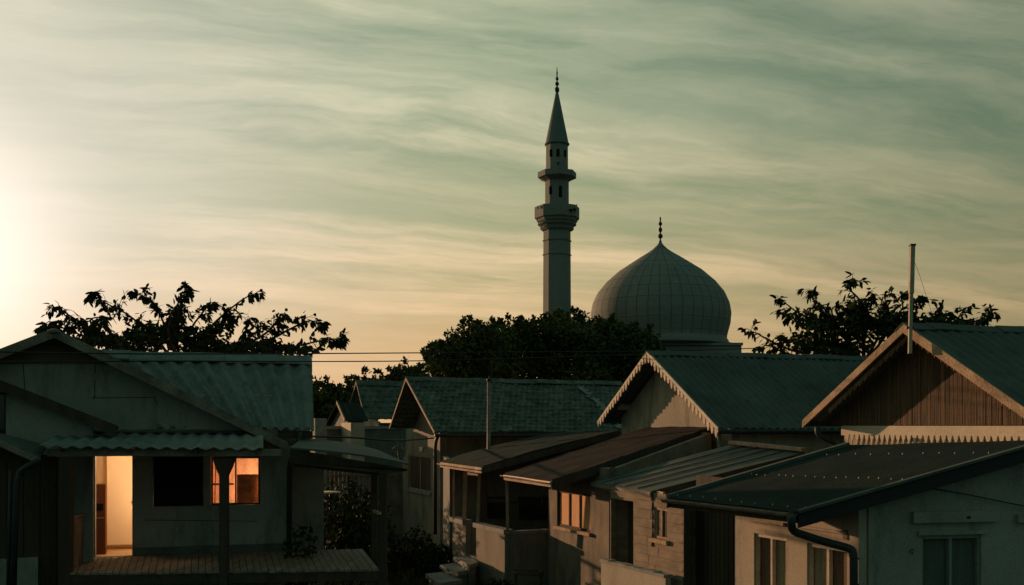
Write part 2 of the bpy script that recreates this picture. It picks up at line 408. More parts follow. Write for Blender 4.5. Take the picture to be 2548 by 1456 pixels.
# ================================================================== GROUND
g = MB(); n = 60
gv = []
for j in range(n+1):
    for i in range(n+1):
        x = -60+120*i/n; y = -10+100*j/n
        gv.append((x, y, .12*mnoise.noise(Vector((x*.3, y*.3, 0)))-.02))
g.add(gv, [(j*(n+1)+i, j*(n+1)+i+1, (j+1)*(n+1)+i+1, (j+1)*(n+1)+i) for j in range(n) for i in range(n)], True)
for x0, y0, x1, y1 in ((-3000, -1500, -60, 4500), (60, -1500, 3000, 4500), (-60, 90, 60, 4500), (-60, -1500, 60, -10)):
    g.add([(x0, y0, -.1), (x1, y0, -.1), (x1, y1, -.1), (x0, y1, -.1)], [(0, 1, 2, 3)])
tag(g.build('ground', ground_m), None, None, kind='structure')

# ================================================================== RIGHT: LACE GABLE HOUSE (R5)
def gable_house(name, label, vline, apex_px, right_px, left_px, ridge_len, ridge_dir, roofmat, hf, ns, ntt, wall_mat, setback, group=None, th=.03, wallr=None, walll=None):
    """vline = Line of the verge; returns dict of the 3-D points"""
    ap = vline.at(*apex_px); rt = vline.at(*right_px); lf = vline.at(*left_px)
    rv = Vector((ridge_dir[0], ridge_dir[1], 0)).normalized()*ridge_len
    root = thing(name, (ap.x+rv.x/2, ap.y+rv.y/2, 0), label, 'house', group)
    m = MB(); m.sheet(rt, rt+rv, ap+rv, ap, hf, ns, ntt, th); roof = m.build('roof', roofmat, root)
    m = MB(); m.sheet(lf+rv, lf, ap, ap+rv, hf, max(2, ns//2), ntt, th); m.build('roof', roofmat, root)
    return dict(root=root, roof=roof, ap=ap, rt=rt, lf=lf, rv=rv)

v5 = Line((3.157, 23.2), (3.157+.43*2.57, 23.2-2.57))          # verge plane, a runs toward the camera
h5 = gable_house('gabled_house', 'house with pale scalloped lace along its gable and grey corrugated roof, right of centre',
                 v5, (1611, 878), (1788, 1068), (1487, 1052), 7.2, (1, .30), roof_metal, corr(.19, .022, 1.35, .03), 300, 14, plaster, .45)
root = h5['root']; ap, rt, lf, rv = h5['ap'], h5['rt'], h5['lf'], h5['rv']
def gable_walls(h, ln, setb, wmat, base=0.0, holes=(), over=.35, name='wall', a_margin=.30):
    """gable wall parallel to the verge at setb behind, plus side and rear walls"""
    ap, rt, lf, rv = h['ap'], h['rt'], h['lf'], h['rv']; r = V2(rv).normalized()
    lw = Line(ln.p+r*setb, ln.p+r*setb+ln.d)
    PR = RPlane(ap, rt, ap+rv); PL = RPlane(ap, lf, ap+rv)
    aA = (V2(ap)-ln.p).dot(ln.d); aR = (V2(rt)-ln.p).dot(ln.d); aL = (V2(lf)-ln.p).dot(ln.d)
    s = 1 if aR > aA else -1
    a1 = aR-s*a_margin; a0 = aL+s*a_margin
    def zt(a):
        p = lw.pt(a, 0); return min(PR.z(p.x, p.y), PL.z(p.x, p.y))-.06
    m = MB()
    if a0 > a1: lo, hi = a1, a0
    else: lo, hi = a0, a1
    m.wall(lw, lo, hi, base, [(lo, zt(lo)), (aA, zt(aA)), (hi, zt(hi))], holes, .14)
    rl = V2(rv).length-setb*2
    for a in (a0, a1):
        p = lw.pt(a, 0); z_ = zt(a); q = V2(p)+r*rl
        pi = V2(p)+r*.142
        m.seg(pi, q, base, z_, z_, .14)
    p0 = V2(lw.pt(a0, 0))+r*rl; p1 = V2(lw.pt(a1, 0))+r*rl; pm_ = V2(lw.pt(aA, 0))+r*rl
    m.seg(p0, pm_, base, zt(a0), zt(aA)); m.seg(pm_, p1, base, zt(aA), zt(a1))
    m.build(name, wmat, h['root'])
    return lw, zt
lw5, zt5 = gable_walls(h5, v5, .50, mat('plaster_gable_pale', (.36, .31, .24), (.26, .225, .175), 1.1, stain=(.12, .105, .085), stain_rng=(.50, .72)))
# ridge cap
def ridge_cap(h, m_, w_=.16, drop=.09, up=.05):
    ap, rt, lf, rv = h['ap'], h['rt'], h['lf'], h['rv']
    a = (rt-ap).normalized(); b = (lf-ap).normalized(); k = MB(); u = Vector((0, 0, up)); e = rv.normalized()
    s0 = ap-e*.03+u; q = rv+e*.06; n_ = 14
    for i in range(n_):
        o0 = q*(i/n_); o1 = q*((i+1)/n_)*.999; wob = Vector((0, 0, .012*math.sin(i*1.7)))
        for d in (a, b):
            k.prism([s0+o0+wob, s0+o1+wob, s0+o1+wob+d*w_, s0+o0+wob+d*w_], Vector((0, 0, -.02)))
    k.build('ridge_cap', m_, h['root'])
ridge_cap(h5, roof_metal, .2)
def lace(h, top, foot, nteeth, band, tooth, m_, outw, name='lace_trim', tw=.7, style='leaf'):
    """bargeboard with hanging teeth from top to foot, in the vertical plane through both"""
    k = MB(); d = foot-top; ext = Vector((*(outw*-.03), 0)); off = Vector((*(outw*.02), 0)); L_ = d.length
    dn = Vector((0, 0, -1))
    k.prism([top+off, foot+off, foot+off+dn*band, top+off+dn*band], ext)
    for i in range(nteeth):
        t0 = (i+.5-tw/2)/nteeth; t1 = (i+.5+tw/2)/nteeth; tm = (i+.5)/nteeth
        if style == 'leaf':
            tl = tooth*random.uniform(.75, 1.15)
            pts = [(t0, 0), (t0, .55*tl), ((t0*2+t1)/3, .92*tl), (tm, tl), ((t0+2*t1)/3, .92*tl), (t1, .5*tl), (t1, 0)]
        else:
            pts = [(t0, 0), (t0+.08/nteeth, .25*tooth), (tm, tooth), (t1-.08/nteeth, .25*tooth), (t1, 0)]
        k.prism([top+d*t+off*1.15+dn*(band-.012+z) for t, z in pts], ext*.9)
    k.build(name, m_, h['root'])
nn5 = v5.n
lace(h5, ap+Vector((0, 0, .04)), rt+Vector((0, 0, .03)), 20, .085, .19, lace_mat, nn5, tw=.58)
lace(h5, ap+Vector((0, 0, .04)), lf+Vector((0, 0, .03)), 19, .06, .18, lace_mat, nn5, tw=.58)
m = MB()   # purlin end block under the left verge
m.box(lw5.at(1556, 1012, .12)+Vector((0, 0, 0)), .30, .42, .17, math.atan2(lw5.n.y, lw5.n.x))
m.build('purlin', plaster, root)
m = MB(); e0 = rt+Vector((-.02, -.03, -.05)); m.tube([e0, e0+rv], .05, 8); m.build('gutter', pipe_m, root)
m = MB(); pz = v5.at(1785, 1076)+Vector((.06, .12, 0)); m.tube([pz+Vector((0, 0, .06)), pz+Vector((0, 0, -.75))], .045, 10); m.build('downpipe', zinc, root)

# ================================================================== RIGHT: BROWN BOARDED GABLE (R6)
v6 = Line((6.49, 16.5), (6.49+.43*2.29, 16.5-2.29))
h6 = gable_house('boarded_gable_house', 'house at the right edge with a dark brown plank gable and a pointed white trim',
                 v6, (2250, 810), (2590, 1047), (2000, 1048), 6.5, (1, .30), roof_metal, corr(.24, .014, 1.5, .03), 160, 12, plaster, .45)
root6 = h6['root']; ap, rt, lf, rv = h6['ap'], h6['rt'], h6['lf'], h6['rv']
ridge_cap(h6, roof_metal, .22)
r6 = V2(rv).normalized(); lb = Line(v6.p+r6*.50, v6.p+r6*.50+v6.d)
PR6 = RPlane(ap, rt, ap+rv); PL6 = RPlane(ap, lf, ap+rv)
def zt6(a):
    p = lb.pt(a, 0); return min(PR6.z(p.x, p.y), PL6.z(p.x, p.y))-.06
aA6 = (V2(ap)-v6.p).dot(v6.d); lo6 = lb.a(2035); hi6 = (V2(rt)-v6.p).dot(v6.d)-.05; zb6 = lb.z(2250, 1058)
m = MB(); x = lo6; i = 0
while x < hi6:        # upright boards, each with its own width and depth
    wv_ = random.uniform(.05, .10); x1 = min(x+wv_, hi6); pr = random.uniform(0, .007)
    zs = [(x, zt6(x)), (x1-.006, zt6(x1-.006))]
    if x < aA6 < x1-.006: zs = [(x, zt6(x)), (aA6, zt6(aA6)), (x1-.006, zt6(x1-.006))]
    pts = [lb.pt(x, zb6, pr), lb.pt(x1-.006, zb6, pr)]+[lb.pt(a, z, pr) for a, z in reversed(zs)]
    if min(z for a, z in zs) > zb6+.02: m.prism(pts, Vector((*(lb.n*-.05), 0)))
    x = x1
m.build('gable_boards', wood_brown, root6)
# masonry wall behind and below the boards
m = MB(); a_l = lb.a(2095); lwb = Line(lb.p-lb.n*.052, lb.p-lb.n*.052+lb.d)
m.wall(lwb, a_l, hi6, 0, [(a_l, zt6(a_l)), (aA6, zt6(aA6)), (hi6, zt6(hi6))], (), .12)
for a in (a_l, hi6):
    p = lwb.pt(a, 0, -.122); m.seg(V2(p), V2(p)+r6*5.3, 0, zt6(a), zt6(a))
pA, pB, pC = (V2(lwb.pt(a, 0))+r6*5.4 for a in (a_l, aA6, hi6)); m.seg(pA, pB, 0, zt6(a_l), zt6(aA6)); m.seg(pB, pC, 0, zt6(aA6), zt6(hi6))
m.build('wall', plaster_tan, root6)
m = MB(); z1 = zb6-.012; z0 = lb.z(2250, 1085)
m.prism([lb.pt(a_l, z0, .02), lb.pt(hi6, z0, .02), lb.pt(hi6, z1, .02), lb.pt(a_l, z1, .02)], Vector((*(lb.n*-.065), 0)))
m.build('white_band', cream, root6)
k = MB(); pts_a = lb.pt(a_l+.12, z0, .03); pts_b = lb.pt(hi6, z0, .03); d = pts_b-pts_a; nT = 36; dn = Vector((0, 0, -1)); ex = Vector((*(lb.n*-.025), 0))
for i in range(nT):
    t0, t1 = i/nT, (i+.80)/nT; tm = (t0+t1)/2; s_ = random.uniform(.9, 1.1)*.19
    k.prism([pts_a+d*t0+dn*-.02, pts_a+d*(t0+.1/nT)+dn*.2*s_, pts_a+d*(t0+.26/nT)+dn*.45*s_, pts_a+d*tm+dn*s_, pts_a+d*(t1-.26/nT)+dn*.45*s_, pts_a+d*(t1-.1/nT)+dn*.2*s_, pts_a+d*t1+dn*-.02], ex)
k.build('lace_trim', cream, root6)
def fascia(h, top, foot, hh, m_, outw, thick=.035, name='bargeboard'):
    k = MB(); off = Vector((*(outw*.02), 0)); dn = Vector((0, 0, -hh)); up = Vector((0, 0, .03))
    k.prism([top+off+up, foot+off+up, foot+off+dn, top+off+dn], Vector((*(outw*-thick), 0)))
    return k.build(name, m_, h['root'])
fascia(h6, ap, rt, .13, trim, v6.n); fascia(h6, ap, lf+(lf-ap)*.01, .11, trim, v6.n)
# second, inner carved board hanging in the shade
for foot in (rt, lf):
    k = MB(); dd = foot-ap; offi = Vector((*(v6.n*-.10), 0))
    for i in range(46):
        t0, t1 = i/60+.02, (i+.7)/60+.02
        k.prism([ap+dd*t0+offi+Vector((0, 0, -.12)), ap+dd*t1+offi+Vector((0, 0, -.12)), ap+dd*((t0+t1)/2)+offi+Vector((0, 0, -.20-.02*(i % 3)))], Vector((*(v6.n*-.02), 0)))
    k.build('inner_lace', trim, root6)
m = MB(); a_ = lf+Vector((0, 0, -.05)); m.tube([a_, a_+rv], .05, 8); m.build('gutter', pipe_m, root6)
m = MB(); y6 = 18.2
m.tube(elbow([P(2034, 1062, y6), P(2034, 1080, y6), P(2052, 1092, y6), P(2072, 1099, y6), P(2088, 1118, y6), P(2090, 1180, y6)], .12), .05, 10); m.build('downpipe', pipe_m, root6)
# pole in front of the apex
py_ = 16.15
pr_ = thing('roof_pole', P(2268, 880, py_), 'tall square pale pole standing up from the brown plank gable', 'pole')
m = MB(); b0, b1 = P(2264, 880, py_), P(2270, 612, py_)
m.bar(b0, P(2267, 730, py_), .045, .055); m.bar(P(2267, 730, py_), b1, .07, .07); m.build('shaft', mat('pole_paint', (.45, .38, .28), (.30, .26, .2), 5), pr_)
m = MB(); m.box(b1+Vector((0, 0, .012)), .09, .09, .03); m.build('cap', iron, pr_)
m = MB(); m.box(P(2266, 815, py_)+Vector((0, .06, 0)), .12, .10, .04); m.build('bracket', iron, pr_)
m = MB(); m.tube([P(2271, 640, py_), P(2290, 690, 16.6), P(2325, 800, 17.3)], .003, 5)
tag(m.build('guy_wire', iron), 'thin guy wire slanting down to the right of the tall roof pole', 'wire')

# ================================================================== RIGHT ROW OF LEAN-TO ROOFED HOUSES
def up(v, dz): return Vector((v[0], v[1], v[2]+dz))
def verge_board(A, B, hh, out2, m_, parent, name='bargeboard', th=.03, drop=0.0):
    k = MB(); o = Vector((out2[0], out2[1], 0))
    k.prism([A+o*.01+Vector((0, 0, -drop)), B+o*.01+Vector((0, 0, -drop)), B+o*.01+Vector((0, 0, -hh-drop)), A+o*.01+Vector((0, 0, -hh-drop))], -o*th)
    return k.build(name, m_, parent)
def gutter(A, B, m_, parent, r=.05):
    """half-round gutter along an eave"""
    k = MB(); A, B = Vector(A), Vector(B); d = (B-A).normalized(); s_ = Vector((d.y, -d.x, 0))
    prof = [(math.cos(t)*r, math.sin(t)*r) for t in [math.pi+math.pi*i/7 for i in range(8)]]
    prof2 = [(x*.82, y*.82) for x, y in reversed(prof)]
    pr = prof+prof2; n = len(pr); nseg = 10
    for i in range(nseg+1):
        p = A+(B-A)*(i/nseg); wob = Vector((0, 0, .012*mnoise.noise(p*1.3)))
        for x, z in pr: k.v.append(p+s_*x+Vector((0, 0, z))+wob)
    for i in range(nseg):
        for j in range(n): k.f.append((i*n+j, i*n+(j+1) % n, (i+1)*n+(j+1) % n, (i+1)*n+j)); k.sm.append(False)
    k.f.append(tuple(range(n))); k.f.append(tuple(nseg*n+j for j in range(n))[::-1]); k.sm += [False, False]
    return k.build('gutter', m_, parent)

# ---- R1: porch house
E1n = P(1200, 1160, 23.0); E1f = PZ(1097, 1147, E1n.z); T1n = P(1540, 1072, 24.4); T1f = E1f+(T1n-E1n)*.93
r1 = thing('porch_house', (0.6, 25, 0), 'small house with an open timber porch and dark felted roof, behind the three concrete steps', 'house')
m = MB(); m.sheet(E1n, E1f, T1f, T1n, lambda s, t: .05*math.sin(math.pi*min(1, t/3.6))+.02*mnoise.noise(Vector((s*2, t*2, 1))), 30, 26, .05); m.build('roof', roof_dark, r1)
verge_board(up(E1n, -.01), up(T1n, .02), .16, (.3, -.95), wood_dark, r1)
m = MB(); m.bar(up(E1f, -.10), up(E1n, -.10), .05, .13); m.build('fascia', trim, r1)
gutter(up(E1f, -.06)+Vector((-.06, -.02, 0)), up(E1n, -.06)+Vector((-.06, -.02, 0)), zinc, r1, .05)
lf1 = Line((-1.53, 25.75), (-.173, 22.6))          # porch front line
zc = lf1.z(1255, 1324)
def boxwall(mb, p, q, z0, z1, th): mb.seg(p, q, z0, z1, z1, th)
m = MB(); pc = V2((-.173, 22.6)); pf = V2((-.88, 24.24)); pr1 = V2((.84, 23.05))
boxwall(m, pf+V2((.07, .03)), pc+V2((.07, .09)), 0, zc-.06, .14); boxwall(m, pc+V2((.15, .05)), pr1, 0, zc-.06, .14)
pp0, pp1 = V2((-1.14, 24.86)), V2((-1.53, 25.75))
boxwall(m, pp0+V2((.06, 0)), pp1+V2((.06, 0)), 0, zc-.06, .16); boxwall(m, pp0+V2((.14, .03)), pp0+V2((.62, .18)), 0, zc-.06, .16)
m.build('porch_wall', plaster_gable, r1)
m = MB()
boxwall(m, pf+V2((.03, .1)), pc+V2((.09, .06)), zc-.058, zc+.05, .24); boxwall(m, pc+V2((.21, .07)), pr1, zc-.058, zc+.02, .2)
boxwall(m, pp0+V2((.02, .0)), pp1+V2((.04, 0)), zc-.058, zc+.06, .26)
m.build('coping', concrete, r1)
# porch posts and rails
def post(root, a, b, w_, m_): k = MB(); k.bar(a, b, w_, w_, (0, 1, 0)); k.build('post', m_, root)
zt1 = E1n.z-.15
post(r1, Vector((-1.50, 25.6, zc+.05)), Vector((-1.50, 25.6, zt1)), .05, trim)
post(r1, Vector((-1.20, 24.9, zc+.05)), Vector((-1.16, 24.9, zt1)), .10, trim)
post(r1, Vector((-.84, 24.2, zc+.05)), Vector((-.79, 24.2, zt1)), .075, trim)
post(r1, Vector((-.70, 24.9, 1.0)), Vector((-.70, 24.9, zt1)), .16, wood_dark)
m = MB(); m.bar(Vector((-1.16, 24.9, zt1-.10)), Vector((-.78, 24.2, zt1-.10)), .06, .07); m.build('rail', trim, r1)
m = MB(); m.bar(Vector((-.7, 24.86, zc+.55)), Vector((.2, 24.75, zc+.50)), .05, .08); m.build('rail', wood_dark, r1)
# back wall of the porch with two barred windows
lb1 = Line((-1.6, 26.4), (1.2, 26.0))
def zr1(p): return RPlane(E1n, E1f, T1n).z(p.x, p.y)-.06
m = MB(); hs = []
w1 = lb1.rect(1213, 1236, 1260, 1290); w2 = lb1.rect(1292, 1236, 1362, 1294)
m.wall(lb1, 0, 2.8, 0, [(0, zr1(lb1.pt(0, 0))), (2.8, zr1(lb1.pt(2.8, 0)))], [w1, w2], .14)
pT = V2((3.4, 28.2)); pS = V2((-.9, 29.4)); m.seg(V2(lb1.pt(2.8, 0)), V2(T1n)-V2((.1, -.2)), 0, zr1(lb1.pt(2.8, 0)), T1n.z-.1)
m.seg(V2((-1.6, 26.5)), V2((-1.9, 28.2)), 0, zr1(Vector((-1.6, 26.5, 0))), zr1(Vector((-1.9, 28.2, 0))))
m.seg(V2((-1.9, 28.2)), V2(T1f), 0, zr1(Vector((-1.9, 28.2, 0))), T1f.z-.1); m.seg(V2(T1f), V2(T1n), 0, T1f.z-.1, T1n.z-.1)
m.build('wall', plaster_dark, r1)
for wi in ((1213, 1236, 1260, 1290), (1292, 1236, 1362, 1294)):
    hole = window(r1, lb1, *wi, nm=2, fm=wood_dark, pm=glass)
    k = MB(); nb = 7
    for i in range(nb+1):
        a = hole[0]+(hole[1]-hole[0])*i/nb; k.bar(lb1.pt(a, hole[2], .03), lb1.pt(a, hole[3], .03), .022, .022, (0, 1, 0))
    for z_ in (hole[2]+.02, hole[3]-.02): k.bar(lb1.pt(hole[0], z_, .045), lb1.pt(hole[1], z_, .045), .03, .03)
    k.build('window_bars', iron, r1)
m = MB(); m.prism([Vector((-1.3, 25.2, .62)), Vector((-.2, 22.75, .62)), Vector((.9, 23.1, .62)), Vector((1.1, 25.9, .62)), Vector((-1.5, 26.2, .62))], (0, 0, .08)); m.build('porch_floor', concrete, r1)
# three concrete steps: one flight
st = thing('porch_steps', (-1.2, 23.9, 0), 'three pale concrete steps going down from the open timber porch', 'steps')
for z_, px in ((.66, ((1128, 1386), (1165, 1383), (1190, 1398), (1168, 1406))), (.50, ((1093, 1405), (1140, 1400), (1180, 1418), (1138, 1423))), (.33, ((1058, 1428), (1110, 1422), (1150, 1443), (1092, 1452)))):
    c = [PZ(u, v, z_) for u, v in px]; cen = sum(c, Vector())/4; c = [cen+(q-cen)*1.0 for q in c]
    k = MB(); k.prism(c, (0, 0, -.09)); k.prism([cen+(q-cen)*.84+Vector((0, 0, -.092)) for q in c], (0, 0, -z_+.1)); k.build('step', concrete, st)

# ---- R2: brown-roofed house
E2f = P(1256, 1178, 22.3); E2n = PZ(1373, 1194, E2f.z); T2n = P(1768, 1062, 21.6); T2f = E2f+(T2n-E2n)+Vector((-.05, 0, 0))
r2 = thing('brown_roofed_house', (2, 21, 0), 'house with a plain brown sloping roof and three orange lit shutters in its stained wall', 'house')
m = MB(); m.sheet(E2n, E2f, T2f, T2n, lambda s, t: .02*mnoise.noise(Vector((s*1.5, t*1.5, 4)))+(.012 if (t % 1.7) < .05 else 0), 40, 60, .05); m.build('roof', roof_brown, r2)
verge_board(up(E2n, 0), up(T2n, .0), .20, (.3, -.95), wood_dark, r2)
m = MB(); m.bar(up(E2f, -.09), up(E2n, -.09), .05, .11); m.build('fascia', trim, r2)
gutter(up(E2f, -.04)+Vector((-.07, -.02, 0)), up(E2n, -.04)+Vector((-.07, -.02, 0)), zinc, r2, .045)
lw2 = Line((.82, 22.4), (1.93, 19.8)); PR2 = RPlane(E2n, E2f, T2n)
def zr2(x, y): return PR2.z(x, y)-.07
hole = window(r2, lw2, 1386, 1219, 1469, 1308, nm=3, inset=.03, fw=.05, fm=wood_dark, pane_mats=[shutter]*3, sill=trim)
m = MB(); aa = lw2.len
m.wall(lw2, 0, aa, 0, [(0, zr2(*lw2.pt(0, 0)[:2])), (aa, zr2(*lw2.pt(aa, 0)[:2]))], [hole], .14)
pE = V2((4.2, 21.2)); 
m.seg(V2(lw2.pt(aa, 0, -.142)), pE, 0, zr2(*lw2.pt(aa, 0)[:2]), zr2(*pE)); m.seg(V2((.9, 22.5)), V2((3.6, 23.9)), 0, zr2(.9, 22.5), zr2(3.6, 23.9)); m.seg(pE, V2((3.6, 23.9)), 0, zr2(*pE), zr2(3.6, 23.9))
m.build('wall', plaster_worn, r2)
post(r2, Vector((-.10, 22.62, zc+.06)), Vector((-.12, 22.55, E2f.z-.12)), .07, trim)
# teal infill wall above R3's roof (between R2 verge and R3 roof)
# ---- R3: board-clad house with a ribbed roof
E3n = P(1620, 1223, 17.1); E3f = PZ(1472, 1199, E3n.z); T3n = P(2003, 1126, 18.2); T3f = P(1820, 1107, 19.5)
r3 = thing('board_clad_house', (3, 17, 0), 'house clad in cracked boards under a low ribbed roof, beside the dotted roof', 'house')
m = MB(); m.sheet(E3n, E3f, T3f, T3n, seam_f(.62), 90, 20, .05)
# ribs run up the slope
m.build('roof', roof_metal, r3)
m = MB()
for i in range(1, 5):
    t = i/5; m.bar(up(E3n.lerp(E3f, t), .02), up(T3n.lerp(T3f, t), .02), .016, .012)
m.build('roof_ribs', roof_dark, r3)
m = MB(); m.bar(up(T3f, .05), up(T3n, .05), .20, .06); m.build('ridge_cap', zinc, r3)
verge_board(up(E3n, 0), up(T3n, 0), .16, (.3, -.95), wood_dark, r3)
m = MB(); m.bar(up(E3f, -.05), up(E3n, -.05), .04, .07); m.build('fascia', wood_grey, r3)
PR3 = RPlane(E3n, E3f, T3n)
def zr3(x, y): return PR3.z(x, y)-.06
# painted board under the eave
l3b = Line(V2(E3f)+V2((.20, -.05)), V2(E3n)+V2((.16, -.30)))
m = MB(); m.wall(l3b, 0, l3b.len, l3b.z(1630, 1246), [(0, l3b.z(1630, 1246)+.17), (l3b.len, l3b.z(1630, 1246)+.17)], (), .04); m.build('eave_board', trim, r3)
lw3 = Line((1.84, 18.65), (2.80, 16.2)); aa = lw3.len
win3 = window(r3, lw3, 1628, 1262, 1661, 1338, nm=2, inset=.02, fw=.04, fm=trim, pane_mats=[wood_grey, wood_dark], sill=trim)
door3 = (lw3.a(1518), lw3.a(1576), .9, lw3.z(1576, 1248))
m = MB(); zt_a, zt_b = zr3(*lw3.pt(0, 0)[:2]), zr3(*lw3.pt(aa, 0)[:2])
a0_, a1_, z0_, z1_ = door3
m.wall(lw3, 0, aa, 0, [(0, zt_a), (aa, zt_b)], [(max(a0_, .03), a1_, z0_, z1_), win3], .12)
m.seg(V2((1.95, 18.75)), V2((4.2, 19.1)), 0, zr3(1.95, 18.75), zr3(4.2, 19.1)); m.seg(V2((4.2, 19.1)), V2((5.0, 18.2)), 0, zr3(4.2, 19.1), zr3(5.0, 18.2))
m.seg(V2((2.92, 16.33)), V2((3.2, 16.6)), 0, zt_b, zt_b, .1)
m.build('wall', brick_wood, r3)
# overlapping boards with joints on the cladding
m = MB(); aS = lw3.a(1582); zz = 0.9; row = 0
while zz < zt_b-.12:
    hgt = .155; segs = [aS, aS+(aa-aS)*random.uniform(.3, .7), aa]
    for i in range(2):
        x0, x1 = segs[i]+.004, segs[i+1]-.004
        parts = [(x0, x1)]
        if zz+hgt > win3[2]-.08 and zz < win3[3]+.02:
            parts = [(x0, min(x1, win3[0]-.05)), (max(x0, win3[1]+.05), x1)]
        for xa, xb in parts:
            if xb-xa < .03: continue
            o = random.uniform(.012, .02)
            m.add([lw3.pt(xa, zz, .001), lw3.pt(xb, zz, .001), lw3.pt(xb, zz, o+.012), lw3.pt(xa, zz, o+.012), lw3.pt(xa, zz+hgt-.008, .001), lw3.pt(xb, zz+hgt-.008, .001), lw3.pt(xb, zz+hgt-.008, o-.006), lw3.pt(xa, zz+hgt-.008, o-.006)],
                  [(0, 1, 2, 3), (3, 2, 6, 7), (7, 6, 5, 4), (0, 3, 7, 4), (1, 5, 6, 2)])
    zz += hgt
m.build('cladding', brick_wood, r3)
m = MB(); c = lw3.pt(aa+.035, 0, -.02); m.bar(Vector((c.x, c.y, 0)), Vector((c.x, c.y, zt_b)), .10, .10, (0, 1, 0)); m.build('corner_post', wood_dark, r3)
m = MB(); x0, x1 = max(a0_, .03), a1_; m.prism([lw3.pt(x0, z0_, -.35), lw3.pt(x1, z0_, -.35), lw3.pt(x1, z1_, -.35), lw3.pt(x0, z1_, -.35)], Vector((*(lw3.n*-.04), 0))); m.build('door', wood_dark, r3)
# low plastered parapet in front
lp = Line((1.62, 18.1), (2.49, 16.15))
q = tag(thing('parapet_wall', (1.9, 15.9, 0), None, None), 'low plastered wall with a broken coping in front of the board cladding', 'wall')
m = MB(); zp = lp.z(1600, 1424); m.wall(lp, 0, lp.len, 0, [(0, zp), (lp.len, zp)], (), .10); m.build('wall_face', plaster_tan, q)
m = MB()
for i in range(7):
    a0 = lp.len*i/7; a1 = lp.len*(i+.98)/7; dz = random.uniform(-.01, .012)
    m.prism([lp.pt(a0, zp+.002, .03), lp.pt(a1, zp+.002, .03), lp.pt(a1, zp+.055+dz, .03), lp.pt(a0, zp+.055+dz, .03)], Vector((*(lp.n*-.17), 0)))
m.build('coping', concrete, q)

# ---- R4: near house
E4n = P(1987, 1274, 12.45); E4f = PZ(1660, 1238, E4n.z); T4n = Vector((7.17, 13.17, CZ-.18)); T4f = P(2110, 1108, 15.4)
r4 = thing('near_plastered_house', (6, 14.5, 0), 'nearest house at lower right, tan side wall and shaded teal front under a dotted roof', 'house')
m = MB(); f4 = lambda s, t: .010*mnoise.noise(Vector((s*1.6, t*1.6, 9)))+(.006 if (t % .9) < .04 else 0)
m.sheet(E4n, E4f, T4f, T4n, f4, 50, 60, .045); roof4 = m.build('roof', roof_dark, r4)
def on4(s, t, dz=.0): 
    p = (E4n*(1-s)+E4f*s)*(1-t)+(T4n*(1-s)+T4f*s)*t; return up(p, dz)
sm_ = simple('screw_metal', (.6, .42, .24), .5, .2)
k = MB(); k.lathe((0, 0, 0), [(.013, -.01), (.013, .012), (.007, .022)], 6); base_me = None
rows = [(.035, [.02+.105*i for i in range(10)]), (.42, [.03+.062*i for i in range(16)]), (.80, [.06+.085*i for i in range(11)])]
cnt = 0
for t, ss in rows:
    for s_ in ss:
        s2 = s_+random.uniform(-.012, .012); p = on4(s2, t+random.uniform(-.008, .008), .012)
        if base_me is None:
            km = MB(); km.lathe(p, [(.0075, -.012), (.0075, .008), (.004, .013)], 6); first = km.build('roofing_screw', sm_, roof4); base_me = first.data; p0 = p
        else:
            o = first.copy(); COL.objects.link(o); o.parent = roof4; o.location = p-p0
m = MB(); m.bar(up(E4n, .01)+Vector((0, -.02, 0)), up(T4n, .02)+Vector((0, -.02, 0)), .09, .035); m.build('verge_flashing', roof_metal, r4)
verge_board(up(E4n, -.03), up(T4n, -.02), .17, (.2, -.98), iron, r4, th=.04)
m = MB(); m.bar(up(E4f, .015), up(T4f, .02), .12, .05); m.build('verge_flashing', roof_metal, r4)
verge_board(up(E4f, -.02), up(T4f, -.02), .14, (.2, -.98), wood_dark, r4)
gutter(up(E4f, -.02)+Vector((-.06, -.02, 0)), up(E4n, -.02)+Vector((-.06, -.02, 0)), zinc, r4, .055)
m = MB(); m.bar(up(E4f, -.10)+Vector((.06, 0, 0)), up(E4n, -.10)+Vector((.06, 0, 0)), .03, .10); m.build('fascia', wood_dark, r4)
PR4 = RPlane(E4n, E4f, T4n)
def zr4(x, y): return PR4.z(x, y)-.055
l4 = Line((3.03, 16.39), (4.51, 12.95)); g4 = Line((4.51, 12.95), (7.9, 13.63))
aa = l4.len; aD = l4.a(1828)
h1 = l4.rect(1876, 1326, 1958, 1700); h2 = l4.rect(2008, 1350, 2108, 1700)
h1 = (h1[0], h1[1], .9, h1[3]); h2 = (h2[0], h2[1], .9, h2[3])
def zz4(l, a): p = l.pt(a, 0); return zr4(p.x, p.y)
m = MB(); m.wall(l4, aD, aa, 0, [(aD, zz4(l4, aD)), (aa, zz4(l4, aa))], [h1, h2], .14)
m.build('side_wall', plaster_tan, r4, 'sunlit tan plaster side wall')
hg = g4.rect(2294, 1333, 2441, 1800); hg = (hg[0], hg[1], .9, hg[3])
m = MB(); m.wall(g4, .143, g4.len, 0, [(.143, zz4(g4, .1)), (g4.len, zz4(g4, g4.len))], [hg], .14)
m.seg(V2(g4.pt(g4.len, 0, -.15)), V2((7.6, 14.6)), 0, T4n.z-.1, T4n.z-.1); m.seg(V2((7.6, 14.6)), V2((5.3, 15.7)), 0, T4f.z-.1, T4f.z-.1)
m.seg(V2((3.5, 15.5)), V2((5.3, 15.7)), 0, zr4(3.5, 15.5)-.05, T4f.z-.1)
m.build('front_wall', plaster, r4, 'shaded grey green front wall')
m = MB(); m.wall(l4, 0, aD-.01, 0, [(0, zz4(l4, 0)), (aD-.01, zz4(l4, aD))], (), .08)
